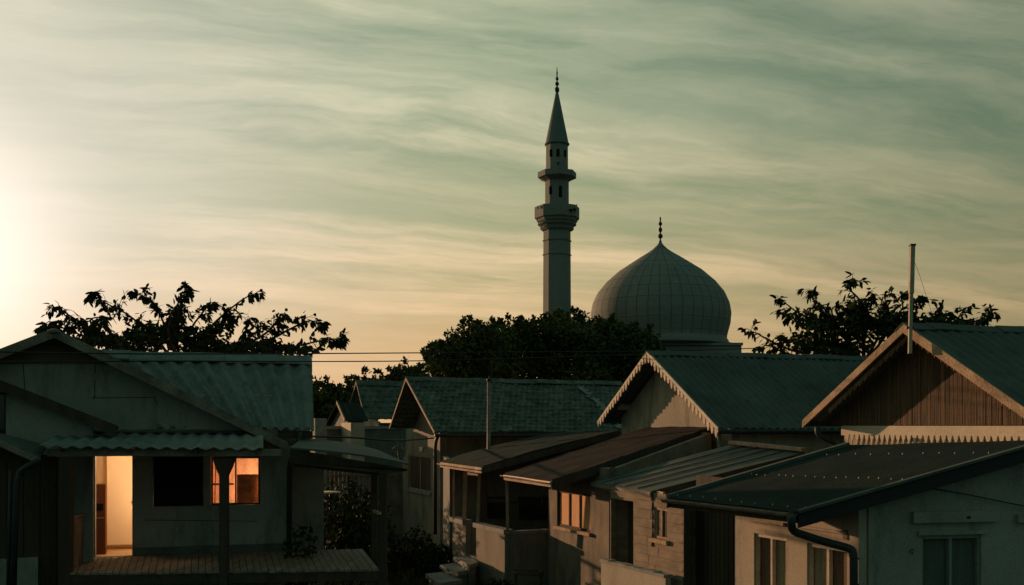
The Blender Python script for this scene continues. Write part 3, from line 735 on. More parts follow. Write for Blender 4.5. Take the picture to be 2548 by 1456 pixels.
for i in range(9):
    a0 = .02+i*(aD-.04)/9; m.prism([l4.pt(a0, .2, .001), l4.pt(a0+(aD-.04)/9-.012, .2, .001), l4.pt(a0+(aD-.04)/9-.012, zz4(l4, 0)-.15, .001), l4.pt(a0, zz4(l4, 0)-.15, .001)], Vector((*(l4.n*.014), 0)))
m.build('plank_door', wood_dark, r4)
def tall_window(ln, hh, lab, cur, nm=2):
    a0, a1, z0, z1 = hh; k = MB(); n_ = Vector((*(ln.n), 0)); fw = .035
    def bx(x0, x1, y0, y1, d0, d1, mm): mm.prism([ln.pt(x0, y0, d0), ln.pt(x1, y0, d0), ln.pt(x1, y1, d0), ln.pt(x0, y1, d0)], n_*(d1-d0))
    bx(a0+.002, a0+fw, z0, z1-.002, -.03, -.09, k); bx(a1-fw, a1-.002, z0, z1-.002, -.03, -.09, k); bx(a0+fw, a1-fw, z1-.05, z1-.002, -.028, -.09, k)
    am = (a0+a1)/2; bx(am-.02, am+.02, z0, z1-.05, -.026, -.09, k)
    wo = k.build('window', frame_white if lab else frame_teal, r4, lab)
    for i, (x0, x1) in enumerate(((a0+fw, am-.02), (am+.02, a1-fw))):
        k = MB(); bx(x0, x1, z0, z1-.05, -.10, -.105, k)
        k.build('pane', cur[i], wo)
    return wo
tall_window(l4, h1, 'pale framed window with brown and striped curtains', [cloth_dk, cloth])
tall_window(l4, h2, 'pale framed window with woven and brown curtains', [cloth, cloth_dk])
tall_window(g4, hg, None, [cur_grey, cur_grey])
def slab_on(ln, x0, x1, y0, y1, d, mm): mm.prism([ln.pt(x0, y0, .001), ln.pt(x1, y0, .001), ln.pt(x1, y1, .001), ln.pt(x0, y1, .001)], Vector((*(ln.n*d), 0)))
m = MB(); r_ = g4.rect(2266, 1273, 2477, 1301); slab_on(g4, r_[0], r_[1], r_[2], r_[3], .07, m)
r_ = g4.rect(2526, 1280, 2700, 1300); slab_on(g4, r_[0], r_[1], r_[2], r_[3], .06, m)
r_ = g4.rect(2282, 1322, 2452, 1332); slab_on(g4, r_[0], r_[1], r_[2]+.0, r_[3], .04, m)
m.build('window_ledge', plaster, r4)
m = MB(); r_ = l4.rect(1862, 1288, 1955, 1294); slab_on(l4, r_[0], r_[1], r_[2]-.01, r_[3], .05, m)
r_ = l4.rect(1985, 1306, 2108, 1310); slab_on(l4, r_[0], r_[1], r_[2]-.01, r_[3], .045, m)
m.build('wall_ledge', plaster_tan, r4)
m = MB(); r_ = l4.rect(2098, 1318, 2110, 1342); slab_on(l4, r_[0], r_[1], r_[2], r_[3], .01, m); m.build('vent_plate', cloth_dk, r4)
m = MB()   # downpipe: drops from the gutter, runs along the wall, then down by the corner
m.tube(elbow([P(1969, 1285, 12.30), P(1970, 1322, 12.45), P(2040, 1345, 12.75), P(2112, 1364, 12.72), P(2124, 1372, 12.70), P(2125, 1700, 12.70)], .13, 6), .052, 14)
dp = m.build('downpipe', pipe_m, r4)
for v_ in (1390, 1455): k = MB(); k.bar(P(2117, v_, 12.66), P(2136, v_, 12.86), .02, .025); k.build('pipe_clip', iron, dp)
m = MB(); c = P(1985, 1283, 12.36); m.bar(P(1966, 1284, 12.40), P(2030, 1290, 12.95), .05, .12); m.build('bracket', wood_dark, r4)
# soffit corbel lumps, wall lamp shells and a hook
for (u, v, dd) in ((2398, 1286, 0),):
    pass
m = MB(); m.lathe(g4.at(2402, 1290, .03)-Vector((0, 0, 0)), [(.045, 0), (.06, .02), (.03, .05)], 12); 
lmp = m.build('vent_cap', iron, r4)
m = MB(); m.lathe(g4.at(2673-60, 1335, .03), [(.07, 0), (.09, .03), (.04, .06)], 12); m.build('vent_cap', iron, r4)
m = MB(); m.lathe(g4.at(2672, 1333, .03), [(.07, 0), (.09, .03), (.04, .06)], 12); m.build('vent_cap', iron, r4)
hk = g4.at(2266, 1370, .02); m = MB(); m.tube([hk+Vector((.022*math.cos(t), 0, .022*math.sin(t)))+Vector((0, -.01, 0)) for t in [R(20*i) for i in range(17)]]+[hk+Vector((0, 0, -.05))], .005, 5); m.build('hook', iron, r4)
m = MB(); m.tube(smooth_path([g4.at(2310, 1214, .02), g4.at(2400, 1230, .06), g4.at(2560, 1262, .06), g4.at(2700, 1285, .05)]), .008, 6)
tag(m.build('wall_cable', iron), 'thin dark cable slanting across the shaded teal wall at lower right', 'cable')
# R4 teal return wall seen over R3's roof (party wall)

# ================================================================== CENTRE: TILED HOUSE (C)
vC = Line((-3.41, 32), (-3.41+.43*2.57, 32-2.57))
hC = gable_house('tiled_house', 'long house with an aged green tiled roof and steep shadowed gable, in the centre',
                 vC, (1011, 944), (1082, 1078), (970, 1066), 8.0, (1, .47), tile, tiles_f(.20, .23, 3), 260, 66, plaster, .4, th=.06)
rootC = hC['root']; ridge_cap(hC, tile, .26, up=.09)
ap, rt, lf, rv = hC['ap'], hC['rt'], hC['lf'], hC['rv']
m = MB(); dR = (rt-ap); e_ = rv.normalized(); nr_ = dR.normalized().cross(e_); nr_ = nr_ if nr_.z > 0 else -nr_
for i in range(26):
    t = .12+.84*i/26; c_ = ap+dR*t+e_*(6.1+.55*t+random.uniform(-.05, .05))+nr_*.075; w_ = random.uniform(.05, .16)*(1+1.2*t)
    m.prism([c_-e_*w_, c_+e_*w_, c_+e_*w_*.9+dR*.034, c_-e_*w_*.9+dR*.034], nr_*.014)
m.build('repair_strip', mat('repair_cement', (.22, .25, .24), (.13, .15, .14), 5, stain=(.06, .07, .065), stain_rng=(.5, .6)), rootC)
for ft, mt_ in ((rt, trim), (lf, trim)): fascia(hC, up(ap, .02), up(ft, .02), .05, mt_, vC.n, .03)
lC = Line((-3.86, 35.2), (-2.28, 31.5)); PRc = RPlane(ap, rt, ap+rv); PLc = RPlane(ap, lf, ap+rv)
def ztC(x, y): return min(PRc.z(x, y), PLc.z(x, y))-.08
aw = lC.rect(1016, 1131, 1072, 1216)
def tops(l, n_=8, a1=None): 
    a1 = a1 or l.len; return [(a1*i/n_, ztC(*l.pt(a1*i/n_, 0)[:2])) for i in range(n_+1)]
m = MB(); m.wall(lC, 0, lC.len, 0, tops(lC), [aw], .16)
rr = V2(rv).normalized(); q0 = V2(lC.pt(lC.len, 0, -.162))
for p0_, L0 in ((q0, 7.0), (V2(lC.pt(0, 0, -.162)), 7.0)):
    e = p0_+rr*L0; m.seg(p0_, e, 0, ztC(*p0_), ztC(*e), .16)
eA, eB = q0+rr*7.0, V2(lC.pt(0, 0, -.162))+rr*7.0; mid = (eA+eB)/2
m.seg(eA, mid, 0, ztC(*eA), ztC(*mid)); m.seg(mid, eB, 0, ztC(*mid), ztC(*eB))
m.build('wall', plaster_gable, rootC)
window(rootC, lC, 1016, 1131, 1072, 1216, nm=2, inset=.04, fw=.05, fm=trim, pane_mats=[wood_dark, wood_dark], sill=concrete)
m = MB(); m.tube(elbow([rt+Vector((.1, .1, -.06)), P(1086, 1092, 29.85), P(1083, 1110, 29.8), P(1083, 1330, 29.8)], .15), .055, 10); m.build('downpipe', pipe_m, rootC)
m = MB(); e0 = rt+Vector((0, -.03, -.07)); m.tube([e0, e0+rv], .05, 8); m.build('gutter', pipe_m, rootC)
m = MB(); m.prism([lC.at(1046, 1112, .05), lC.at(1056, 1112, .05), lC.at(1054, 1123, .05), lC.at(1048, 1123, .05)], Vector((*(lC.n*-.08), 0))); m.build('wall_bracket', lace_mat, rootC)
m = MB(); m.box(Vector((0, 0, 0)), .01, .01, .01); 
pc_ = thing('iron_pole', P(1216, 1105, 26.5), 'thin weathered iron pole rising in front of the green tiled roof', 'pole')
m = MB(); b = P(1214, 1105, 26.5); m.tube([Vector((b.x, b.y, 0)), P(1217, 946, 26.5)], .05, 10); m.build('shaft', zinc, pc_)
m = MB(); t_ = P(1217, 946, 26.5); m.lathe(t_, [(.07, -.03), (.07, .02), (.03, .05)], 10); m.build('cap', iron, pc_)
m = MB()   # bent wire loop bracket left of the gable
lp_ = [P(1004, 1122, 31), P(990, 1120, 30), P(977, 1116, 29.5), P(985, 1111, 30), P(1003, 1106, 31)]
m.tube(elbow(lp_, .2), .02, 6); m.tube(elbow([P(1000, 1105, 31), P(1010, 1108, 31), P(1010, 1118, 31), P(1001, 1121, 31), P(1001, 1107, 31)], .1), .018, 6)
m.tube([P(990, 1122, 31), P(996, 1148, 31.5)], .03, 6)
tag(m.build('wire_bracket', zinc), 'bent loop shaped metal bracket sticking out left of the tiled house gable wall', 'bracket')

# ================================================================== FAR HOUSES
# F1: second tiled house
apx = P(887, 951, 44)
vF = Line((apx.x, apx.y), (apx.x+.43*2.2, apx.y-2.2))
hF = gable_house('tiled_house', 'distant smaller house with green tiles and pale wall, left of the central tiled house',
                 vF, (887, 951), (908, 1043), (861, 1038), 7.0, (1, .35), tile, tiles_f(.30, .33, 8), 110, 40, plaster, .4, th=.06)
rootF = hF['root']; ridge_cap(hF, tile, .3, up=.09); ap, rt, lf, rv = hF['ap'], hF['rt'], hF['lf'], hF['rv']
for ft in (rt, lf): fascia(hF, up(ap, .02), up(ft, .02), .07, wood_grey, vF.n, .04)
lFw, ztF = gable_walls(hF, vF, .45, plaster_tan, a_margin=-.25)
m = MB()
for i in range(3):
    r_ = lFw.rect(900+9*i, 1104, 906+9*i, 1124); slab_on(lFw, r_[0], r_[1], r_[2], r_[3], .03, m)
m.build('window', glass, rootF)
m = MB(); b = rt+Vector((.55, .35, -.1)); m.tube([b, Vector((b.x, b.y, 0))], .07, 8); m.build('downpipe', pipe_m, rootF)
# F2: gable further left with a sunlit verge
ap2 = P(838, 1000, 40); v2f = Line((ap2.x, ap2.y), (ap2.x+.43*1.8, ap2.y-1.8))
h2f = gable_house('distant_gabled_house', 'far small dark gabled house with one sunlit verge and a pale pillar wall', v2f, (838, 1001), (858, 1047), (808, 1060), 1.6, (.5, 1), roof_dark, None, 4, 4, plaster, .4)
fascia(h2f, up(h2f['ap'], .03), up(h2f['rt'], .03), .09, trim, v2f.n, .05)
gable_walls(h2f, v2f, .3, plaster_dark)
# courtyard walls
cw = thing('courtyard_wall', P(815, 1100, 37), 'plain far courtyard wall with a flat cap, beside the pale pillar', 'wall')
cw.location.z = 0
lc = Line((P(780, 0, 37).x, 37), (P(1010, 0, 41).x, 41)); m = MB(); zc_ = lc.z(830, 1068)
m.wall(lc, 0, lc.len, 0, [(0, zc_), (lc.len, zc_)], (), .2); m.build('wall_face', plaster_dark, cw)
m = MB(); m.wall(Line(lc.p+lc.n*.06, lc.p+lc.n*.06+lc.d), 0, lc.len, zc_+.002, [(0, zc_+.12), (lc.len, zc_+.12)], (), .32); m.build('coping', concrete, cw)
lpp = Line((P(849, 0, 38).x, 38), (P(873, 0, 35.9).x, 35.9))
m = MB(); a1 = lpp.len; zt_ = lpp.z(860, 1052); m.wall(lpp, 0, a1, 0, [(0, zt_), (a1, zt_)], (), .5)
pl = m.build('pillar', plaster_tan); tag(pl, 'pale sunlit pillar wall left of the distant tiled house', 'pillar')
l_ = Line((P(784, 0, 33).x, 33), (P(813, 0, 33.2).x, 33.2)); m = MB(); zt_ = l_.z(800, 1041); m.wall(l_, 0, l_.len, 0, [(0, zt_), (l_.len, zt_)], (), 1.2)
tag(m.build('water_tank', concrete), 'small grey box shaped tank beside the corrugated roof edge', 'tank')
# low fence / sheds seen below the side porch roof
fx = thing('plank_fence', P(930, 1200, 33), 'grey upright plank fence far back under the side porch roof', 'fence'); fx.location.z = 0
lfc = Line((P(800, 0, 35).x, 35), (P(1000, 0, 36).x, 36)); m = MB(); x = 0
while x < lfc.len:
    z_ = lfc.z(900, 1172)+random.uniform(-.04, .04); m.prism([lfc.pt(x, 0, 0), lfc.pt(x+.13, 0, 0), lfc.pt(x+.13, z_, 0), lfc.pt(x, z_, 0)], Vector((*(lfc.n*-.03), 0))); x += .15
m.build('boards', wood_grey, fx)
m = MB(); z_ = lfc.z(900, 1185); m.prism([lfc.pt(0, z_, .04), lfc.pt(lfc.len, z_, .04), lfc.pt(lfc.len, z_+.08, .04), lfc.pt(0, z_+.08, .04)], Vector((*(lfc.n*-.038), 0))); m.build('rail', wood_grey, fx)

# ================================================================== LEFT: CORRUGATED ROOF HOUSE (L3)
rr_ = P(776, 892, 23.0); er = P(782, 1068, 21.1); bd = Vector((-1, -.43, 0)).normalized()*5.2
r_l3 = thing('corrugated_roof_house', (-7, 22, 0), 'house with a large weathered corrugated roof under the spreading tree', 'house')
bde = bd*.60
m = MB(); m.sheet(er+bde, er, rr_, rr_+bd, corr(.225, .046, .62, .02), 300, 26, .03); m.build('roof', roof_corr, r_l3)
back = Vector((-.02, .12, -.3)); m = MB(); m.sheet(rr_+back, rr_+bd+back, rr_+bd, rr_, corr(.215, .03), 160, 4, .03); m.build('roof', roof_corr, r_l3)
m = MB(); n_ = 8
for i in range(n_):
    a = rr_+bd*(i/n_); b = rr_+bd*((i+.995)/n_); o_ = Vector((0, 0, .06+.012*math.sin(i*2.3)))
    m.prism([a+o_, b+o_, b+o_+Vector((.06, -.28, -.19)), a+o_+Vector((.06, -.28, -.19))], (0, 0, -.03)); m.prism([a+o_, b+o_, b+o_+Vector((-.08, .25, -.17)), a+o_+Vector((-.08, .25, -.17))], (0, 0, -.03))
m.build('ridge_cap', roof_corr, r_l3)
m = MB(); f_ = V2(er)+V2((-.3, .95)); f2 = V2(er+bde)+V2((0, .95)); k_ = V2(rr_)+V2((-.5, -.1)); k2 = V2(rr_+bd)+V2((0, .3)); z_ = er.z+.75
m.seg(f_, f2, 0, z_, z_, .16)
pk = V2(rr_)+V2((-.22, -.1))
m.seg(f_+V2((-.08, .1)), pk, 0, z_, rr_.z-.1, .14); m.seg(pk, pk+V2((-4.6, -1.98)), 0, rr_.z-.12, rr_.z-.12)
m.build('wall', plaster, r_l3)
m = MB(); m.bar(er+Vector((-.05, .06, -.12)), er+bde+Vector((-.05, .06, -.12)), .05, .16); m.build('fascia', wood_dark, r_l3)
m = MB(); m.tube(elbow([P(746, 1076, 20.95), P(744, 1096, 20.9), P(728, 1140, 20.6), P(721, 1160, 20.5), P(719, 1364, 20.45)], .15), .055, 10); m.build('downpipe', pipe_m, r_l3)

# ================================================================== LEFT: VERANDA HOUSE (L1)
lv = Line((-7.75, 19.18), (-6.75, 19.47)); l1 = Line((-14.0, 17.89), (-4.66, 20.6))
r_l1 = thing('veranda_house', (-8.5, 21, 0), 'low gabled house on the left with a lit open doorway and a timber veranda', 'house')
ap = lv.at(135, 820); rt = lv.at(716, 1103); lf = lv.at(-160, 934); rvl = Vector((-.29, 1, 0)).normalized()*2.1
h1_ = dict(root=r_l1, ap=ap, rt=rt, lf=lf, rv=rvl)
m = MB(); m.sheet(rt, rt+rvl, ap+rvl, ap, corr(.25, .02), 60, 4, .05); m.build('roof', roof_dark, r_l1)
m = MB(); m.sheet(lf+rvl, lf, ap, ap+rvl, corr(.25, .02), 60, 4, .05); m.build('roof', roof_dark, r_l1)
fascia(h1_, ap, rt, .16, wood_grey, lv.n, .05); fascia(h1_, ap, lf, .16, wood_grey, lv.n, .05)
k = MB(); k.lathe(up(ap, .0), [(.10, -.07), (.12, -.02), (.04, .015)], 12); k.build('ridge_end', wood_grey, r_l1)
DECK = CZ-2.58
PRl = RPlane(ap, rt, ap+rvl); PLl = RPlane(ap, lf, ap+rvl)
def ztl(x, y): return min(PRl.z(x, y), PLl.z(x, y))-.07
hd = l1.rect(237, 1120, 329, 1385); hd = (hd[0], hd[1], DECK+.0, l1.z(280, 1120))
hw1 = l1.rect(381, 1137, 506, 1262); hw2 = l1.rect(525, 1137, 648, 1258)
aAp = (V2(ap)-l1.p).dot(l1.d); n_ = 12
m = MB(); tp = sorted([l1.len*i/n_ for i in range(n_+1)]+[aAp])
m.wall(l1, 0, l1.len, 0, [(a, ztl(*l1.pt(a, 0)[:2])) for a in tp], [hd, hw1, hw2], .16)
bk = V2((-.29, 1)).normalized()*1.8
for a in (0, l1.len):
    p = V2(l1.pt(a, 0, -.162)); e = p+bk; m.seg(p, e, 0, ztl(*p), ztl(*e), .16)
pe = V2(l1.pt(l1.len, 0, -.162))+bk; ps = V2(l1.pt(0, 0, -.162))+bk; pm_ = V2(l1.pt(aAp, 0, -.162))+bk
m.seg(ps, pm_, 0, ztl(*ps), ztl(*pm_), .16); m.seg(pm_, pe, 0, ztl(*pm_), ztl(*pe), .16)
m.build('wall', plaster, r_l1)
# panel joints of the gable sheeting
def joint(u0, v0, u1, v1, w_=.012):
    mm = MB(); mm.bar(l1.at(u0, v0, .004), l1.at(u1, v1, .004), w_, .012); mm.build('sheet_joint', iron, r_l1)
joint(20, 902, 285, 906); joint(58, 905, 62, 972); joint(236, 905, 238, 930); joint(236, 985, 230, 992); joint(234, 990, 384, 989); joint(384, 989, 392, 1010); joint(236, 945, 236, 988)
joint(360, 1294, 545, 1296); joint(565, 1296, 640, 1297)
m = MB(); z0_ = l1.z(420, 1086); z1_ = l1.z(420, 1068); slab_on(l1, l1.a(240), l1.a(690), z0_, z1_, .06, m); m.build('gable_band', wood_grey, r_l1)
m = MB(); slab_on(l1, l1.a(150), hd[0]-.02, DECK, DECK+.16, .03, m); slab_on(l1, hd[1]+.02, l1.len-.002, DECK, DECK+.16, .03, m); m.build('skirting', plaster_dark, r_l1)
zg = l1.z(160, 903)
pts = [(l1.a(-30), zg), (l1.a(286), zg), (aAp, ztl(*l1.pt(aAp, 0)[:2])-.005)]
pts = [(a, z) for a, z in pts]; aL_ = l1.a(-30); zL_ = ztl(*l1.pt(aL_, 0)[:2])-.005
poly = [(aL_, min(zg, zL_-.02)), (l1.a(286), zg), (l1.a(286), ztl(*l1.pt(l1.a(286), 0)[:2])-.005), (aAp, ztl(*l1.pt(aAp, 0)[:2])-.005), (aL_, zL_)]
m = MB(); m.prism([l1.pt(a, z, .001) for a, z in poly], Vector((*(l1.n*.018), 0))); m.build('gable_panel', mat('gable_sheet', (.17, .13, .095), (.11, .09, .07), 1.5, stain=(.06, .055, .045)), r_l1)
# floor, ceiling, partitions, warm rooms
def inner(a, off, z): return l1.pt(a, z, off)
aP = l1.a(452); a0r, a1r = l1.a(180), l1.len-.2
m = MB()
m.prism([inner(.3, -.165, DECK-.12), inner(l1.len-.25, -.165, DECK-.12), inner(l1.len-.25, -1.75, DECK-.12), inner(.3, -1.75, DECK-.12)], (0, 0, .118))
m.build('floor', mat('floor_boards', (.55, .36, .2), (.42, .27, .15), 3), r_l1)
m = MB(); zce = l1.z(280, 1098)
m.prism([inner(.3, -.165, zce), inner(l1.len-.25, -.165, zce), inner(l1.len-.25, -1.75, zce), inner(.3, -1.75, zce)], (0, 0, .05)); m.build('ceiling', plaster, r_l1)
wallpaint = mat('inner_wall_paint', (.84, .66, .46), (.80, .62, .43), 1.5, grain=.0, bump=0)
wallorange = mat('inner_wall_orange', (.90, .37, .24), (.84, .32, .20), 1.2, grain=.02, bump=0)
def iw(mm, a0, o0, a1, o1, th=.08, z1=None):
    p, q = inner(a0, o0, 0), inner(a1, o1, 0); mm.seg(V2(p), V2(q), DECK-.001, z1 or zce-.003, z1 or zce-.003, th)
m = MB(); iw(m, a0r, -1.6, l1.a(440), -1.6); iw(m, l1.a(440), -.17, l1.a(440), -1.55); iw(m, a0r, -.17, a0r, -1.55); m.build('inner_wall', wallpaint, r_l1)
m = MB(); iw(m, l1.a(515), -.17, l1.a(515), -1.3); iw(m, l1.a(515), -1.35, a1r, -1.35); iw(m, a1r, -.17, a1r, -1.3); m.build('inner_wall', wallorange, r_l1, 'orange lit inner wall behind the right window')
m = MB(); slab = [inner(l1.a(250), -1.15, DECK+.10), inner(l1.a(350), -1.15, DECK+.10), inner(l1.a(350), -1.15, zce-.02), inner(l1.a(250), -1.15, zce-.02)]
m.prism(slab, Vector((*(l1.n*-.04), 0))); dl = m.build('inner_door', wallpaint, r_l1)
m = MB(); m.bar(inner(l1.a(316), -1.12, 0)+Vector((0, 0, l1.z(320, 1260))), inner(l1.a(323), -1.12, 0)+Vector((0, 0, l1.z(320, 1260))), .03, .035); m.lathe(inner(l1.a(321), -1.12, l1.z(320, 1251)), [(.02, -.015), (.025, 0), (.015, .015)], 8); m.build('handle', iron, dl)
cab = thing('cabinet', inner(l1.a(246), -.5, DECK), 'tall reddish brown cabinet just inside the lit doorway', 'cabinet')
m = MB(); cw_ = [inner(l1.a(222), -.40, DECK+.002), inner(l1.a(257), -.40, DECK+.002), inner(l1.a(257), -.40, l1.z(250, 1208)), inner(l1.a(222), -.40, l1.z(250, 1208))]
cabm = mat('cabinet_wood', (.20, .075, .033), (.14, .052, .025), 4, stretch=(1, 1, .2))
m.prism(cw_, Vector((*(l1.n*-.28), 0))); m.build('body', cabm, cab)
m = MB(); q = [(l1.a(234), 1275), (l1.a(251), 1275), (l1.a(251), 1257), (l1.a(234), 1257)]; m.prism([inner(a, -.398, l1.z(240, v)) for a, v in q], Vector((*(l1.n*.012), 0))); m.build('niche', dark, cab)
m = MB(); q = [(l1.a(232), 1295), (l1.a(254), 1295), (l1.a(254), 1292), (l1.a(232), 1292)]; m.prism([inner(a, -.398, l1.z(240, v)) for a, v in q], Vector((*(l1.n*.02), 0))); m.build('rail', trim, cab)
def lamp(name, loc, e, col, r=.10):
    ld = bpy.data.lights.new(name, 'POINT'); ld.energy = e; ld.color = col; ld.shadow_soft_size = r
    o = bpy.data.objects.new(name, ld); COL.objects.link(o); o.location = loc; return o
lamp('hidden_room_light', inner(l1.a(378), -.36, DECK+1.15), 25, (1, .66, .37), .22)
lamp('hidden_room_light', inner(l1.a(285), -.30, zce-.10), 12, (1, .66, .37), .06)  # extra fill light behind the lintel, added to even out the doorway
lamp('hidden_room_light', inner(l1.a(683), -.45, DECK+1.35), 105, (1, .42, .17))  # unseen orange light, added to give the right window its sunset glow
# windows of the veranda wall
window(r_l1, l1, 381, 1137, 506, 1262, nm=1, inset=.06, fw=.03, fm=wood_dark, pm=dark)
window(r_l1, l1, 525, 1137, 648, 1258, nm=2, inset=.06, fw=.04, fm=wood_dark, pane_mats=[None, None])
m = MB(); slab_on(l1, l1.a(527), l1.a(582), l1.z(555, 1207), l1.z(555, 1203), -.08, m); m.build('window_bar', wood_dark, r_l1)
m = MB(); m.tube([inner(l1.a(538), -.3, zce-.2), inner(l1.a(534), -.3, l1.z(534, 1262))], .012, 5); m.build('blind_cord', cabm, r_l1)
m = MB(); zt_b, zt_t = l1.z(600, 1259), l1.z(600, 1182); a0b, a1b = l1.a(590), l1.a(646); m.prism([inner(a0b, -.26, zt_b), inner(a1b, -.26, zt_b), inner(a1b, -.26, zt_t), inner(a0b, -.26, zt_t)], Vector((*(l1.n*-.012), 0)))
for i in range(7):
    z_ = zt_b+(zt_t-zt_b)*(.12+.13*i)+random.uniform(-.008, .008); m.prism([inner(a0b, -.249, z_), inner(a1b, -.249, z_+random.uniform(-.006, .006)), inner(a1b, -.249, z_+.012), inner(a0b, -.249, z_+.009)], Vector((*(l1.n*-.010), 0)))
bl = m.build('half_blind', mat('blind_cane', (.50, .27, .12), (.20, .11, .06), 2.2, stretch=(1, 1, 2), stain=(.10, .06, .035), stain_rng=(.48, .66)), r_l1)
# veranda: deck, posts, beam, awning
dk = thing('veranda_deck', PZ(560, 1400, DECK), 'raised timber plank deck in front of the lit doorway', 'deck')
c00, c10, c11, c01 = PZ(172, 1427, DECK), PZ(945, 1416, DECK), PZ(903, 1365, DECK), PZ(195, 1385, DECK)
m = MB(); nb = 44
for i in range(nb):
    t0 = i/nb; t1 = (i+.90)/nb; dz = random.uniform(-.006, .006); e_ = random.uniform(-.03, .03)
    a, b, c_, d_ = c00.lerp(c10, t0), c00.lerp(c10, t1), c01.lerp(c11, t1), c01.lerp(c11, t0)
    f_ = (a-d_).normalized()*e_
    m.prism([up(a+f_, dz-.002), up(b+f_, dz-.002), up(c_, dz-.002), up(d_, dz-.002)], (0, 0, -.035))
m.build('deck_boards', deck_m, dk)
m = MB(); m.bar(up(c00, -.13)+Vector((0, .05, 0)), up(c10, -.13)+Vector((0, .05, 0)), .06, .17); m.bar(up(c10, -.13)+Vector((-.06, 0, 0)), up(c11, -.13)+Vector((-.06, 0, 0)), .06, .17); m.build('edge_beam', wood_dark, dk)
for t in (.03, .48, .97):
    p = c00.lerp(c10, t)+Vector((0, .12, 0)); k = MB(); k.bar(Vector((p.x, p.y, 0)), Vector((p.x, p.y, DECK-.22)), .14, .14, (0, 1, 0)); k.build('leg', wood_dark, dk)
m = MB(); pm_ = P(558, 1400, 17.72); zb = CZ-.575
m.bar(Vector((pm_.x, pm_.y, 0)), Vector((pm_.x, pm_.y, zb)), .145, .13, (0, 1, 0))
for s in (-1, 1): m.prism([Vector((pm_.x+s*.075, pm_.y-.06, zb-.30)), Vector((pm_.x+s*.075, pm_.y-.06, zb)), Vector((pm_.x+s*.19, pm_.y-.06, zb)), Vector((pm_.x+s*.15, pm_.y-.06, zb-.14))], (0, .12, 0))
vp = thing('veranda_porch', (pm_.x, pm_.y, 0), 'dark timber posts and beam of the veranda before the orange window, carrying the awning', 'porch')
m.build('post', wood_dark, vp, 'flared top post in front of the orange window')
m = MB(); pl_ = P(165, 1400, 17.5); m.bar(Vector((pl_.x, pl_.y, 0)), Vector((pl_.x, pl_.y, zb)), .20, .16, (0, 1, 0)); m.build('post', wood_dark, vp)
m = MB(); m.bar(P(120, 1127, 17.55), P(700, 1126, 17.72), .10, .12); m.build('beam', wood_grey, vp)
m = MB(); a_ = P(178, 1290, 17.6); m.bar(P(176, 1289, 17.6), P(208, 1280, 18.9), .09, .03); m.prism([P(176, 1292, 17.6), P(206, 1284, 18.8), P(202, 1400, 18.8), P(176, 1418, 17.6)], (.03, 0, 0)); m.build('side_rail', wood_grey, vp)
aw_ = thing('corrugated_awning', P(380, 1090, 18.5), 'narrow wavy corrugated awning above the lit doorway and windows', 'awning')
A_, B_ = P(92, 1111, 17.35), P(655, 1117, 17.55); C_, D_ = l1.at(655, 1078, .03), l1.at(150, 1076, .03)
m = MB(); m.sheet(A_, B_, C_, D_, corr(.27, .022), 260, 4, .012); m.build('sheeting', roof_corr, aw_)
m = MB(); m.prism([up(D_, .05), up(C_, .05), up(C_, .05)+Vector((.05, -.2, -.03)), up(D_, .05)+Vector((.05, -.2, -.03))], (0, 0, -.015)); m.build('flashing', roof_metal, aw_)
m = MB()
for t in (.1, .4, .7, .97): m.bar(up(A_.lerp(B_, t), -.06), up(D_.lerp(C_, t), -.06), .05, .07)
m.build('rafters', wood_dark, aw_)
# ---- L2: lean-to on the far left
lv2 = Line((-9.6, 18.15), (-8.6, 18.44))
r_l2 = thing('lean_to_shed', (-9.6, 19, 0), 'dark lean-to at the left edge with a sloping roof and shaded teal wall', 'shed')
q0, q1 = lv2.at(-140, 895), lv2.at(290, 1062); back2 = Vector((-.29, 1, 0))*.9
m = MB(); m.sheet(q0, q1, q1+back2*.5, q0+back2*.5, None, 2, 2, .06); m.build('roof', roof_dark, r_l2)
fascia(dict(root=r_l2), q0, q1, .17, wood_dark, lv2.n, .05)
lw_ = Line(lv2.p-lv2.n*.30, lv2.p-lv2.n*.30+lv2.d); PZl = RPlane(q0, q1, q0+back2)
a0, a1 = lw_.a(-140), lw_.a(232); m = MB()
hole2 = lw_.rect(-60, 975, 15, 1085)
m.wall(lw_, a0, a1, 0, [(a0, PZl.z(*lw_.pt(a0, 0)[:2])-.08), (a1, PZl.z(*lw_.pt(a1, 0)[:2])-.08)], [hole2], .1)
m.build('wall', plaster, r_l2)
window(r_l2, lw_, -60, 975, 15, 1085, nm=1, fm=wood_dark)
m = MB(); A_, B_ = P(-60, 1070, 17.2), P(98, 1140, 17.2); C_, D_ = P(120, 1108, 18.3), P(-60, 1062, 18.0)
m.sheet(A_, B_, C_, D_, None, 2, 2, .05); m.build('lower_roof', roof_metal, r_l2)
m = MB(); m.bar(up(A_, -.05), up(B_, -.05), .05, .09); m.build('fascia', wood_grey, r_l2)
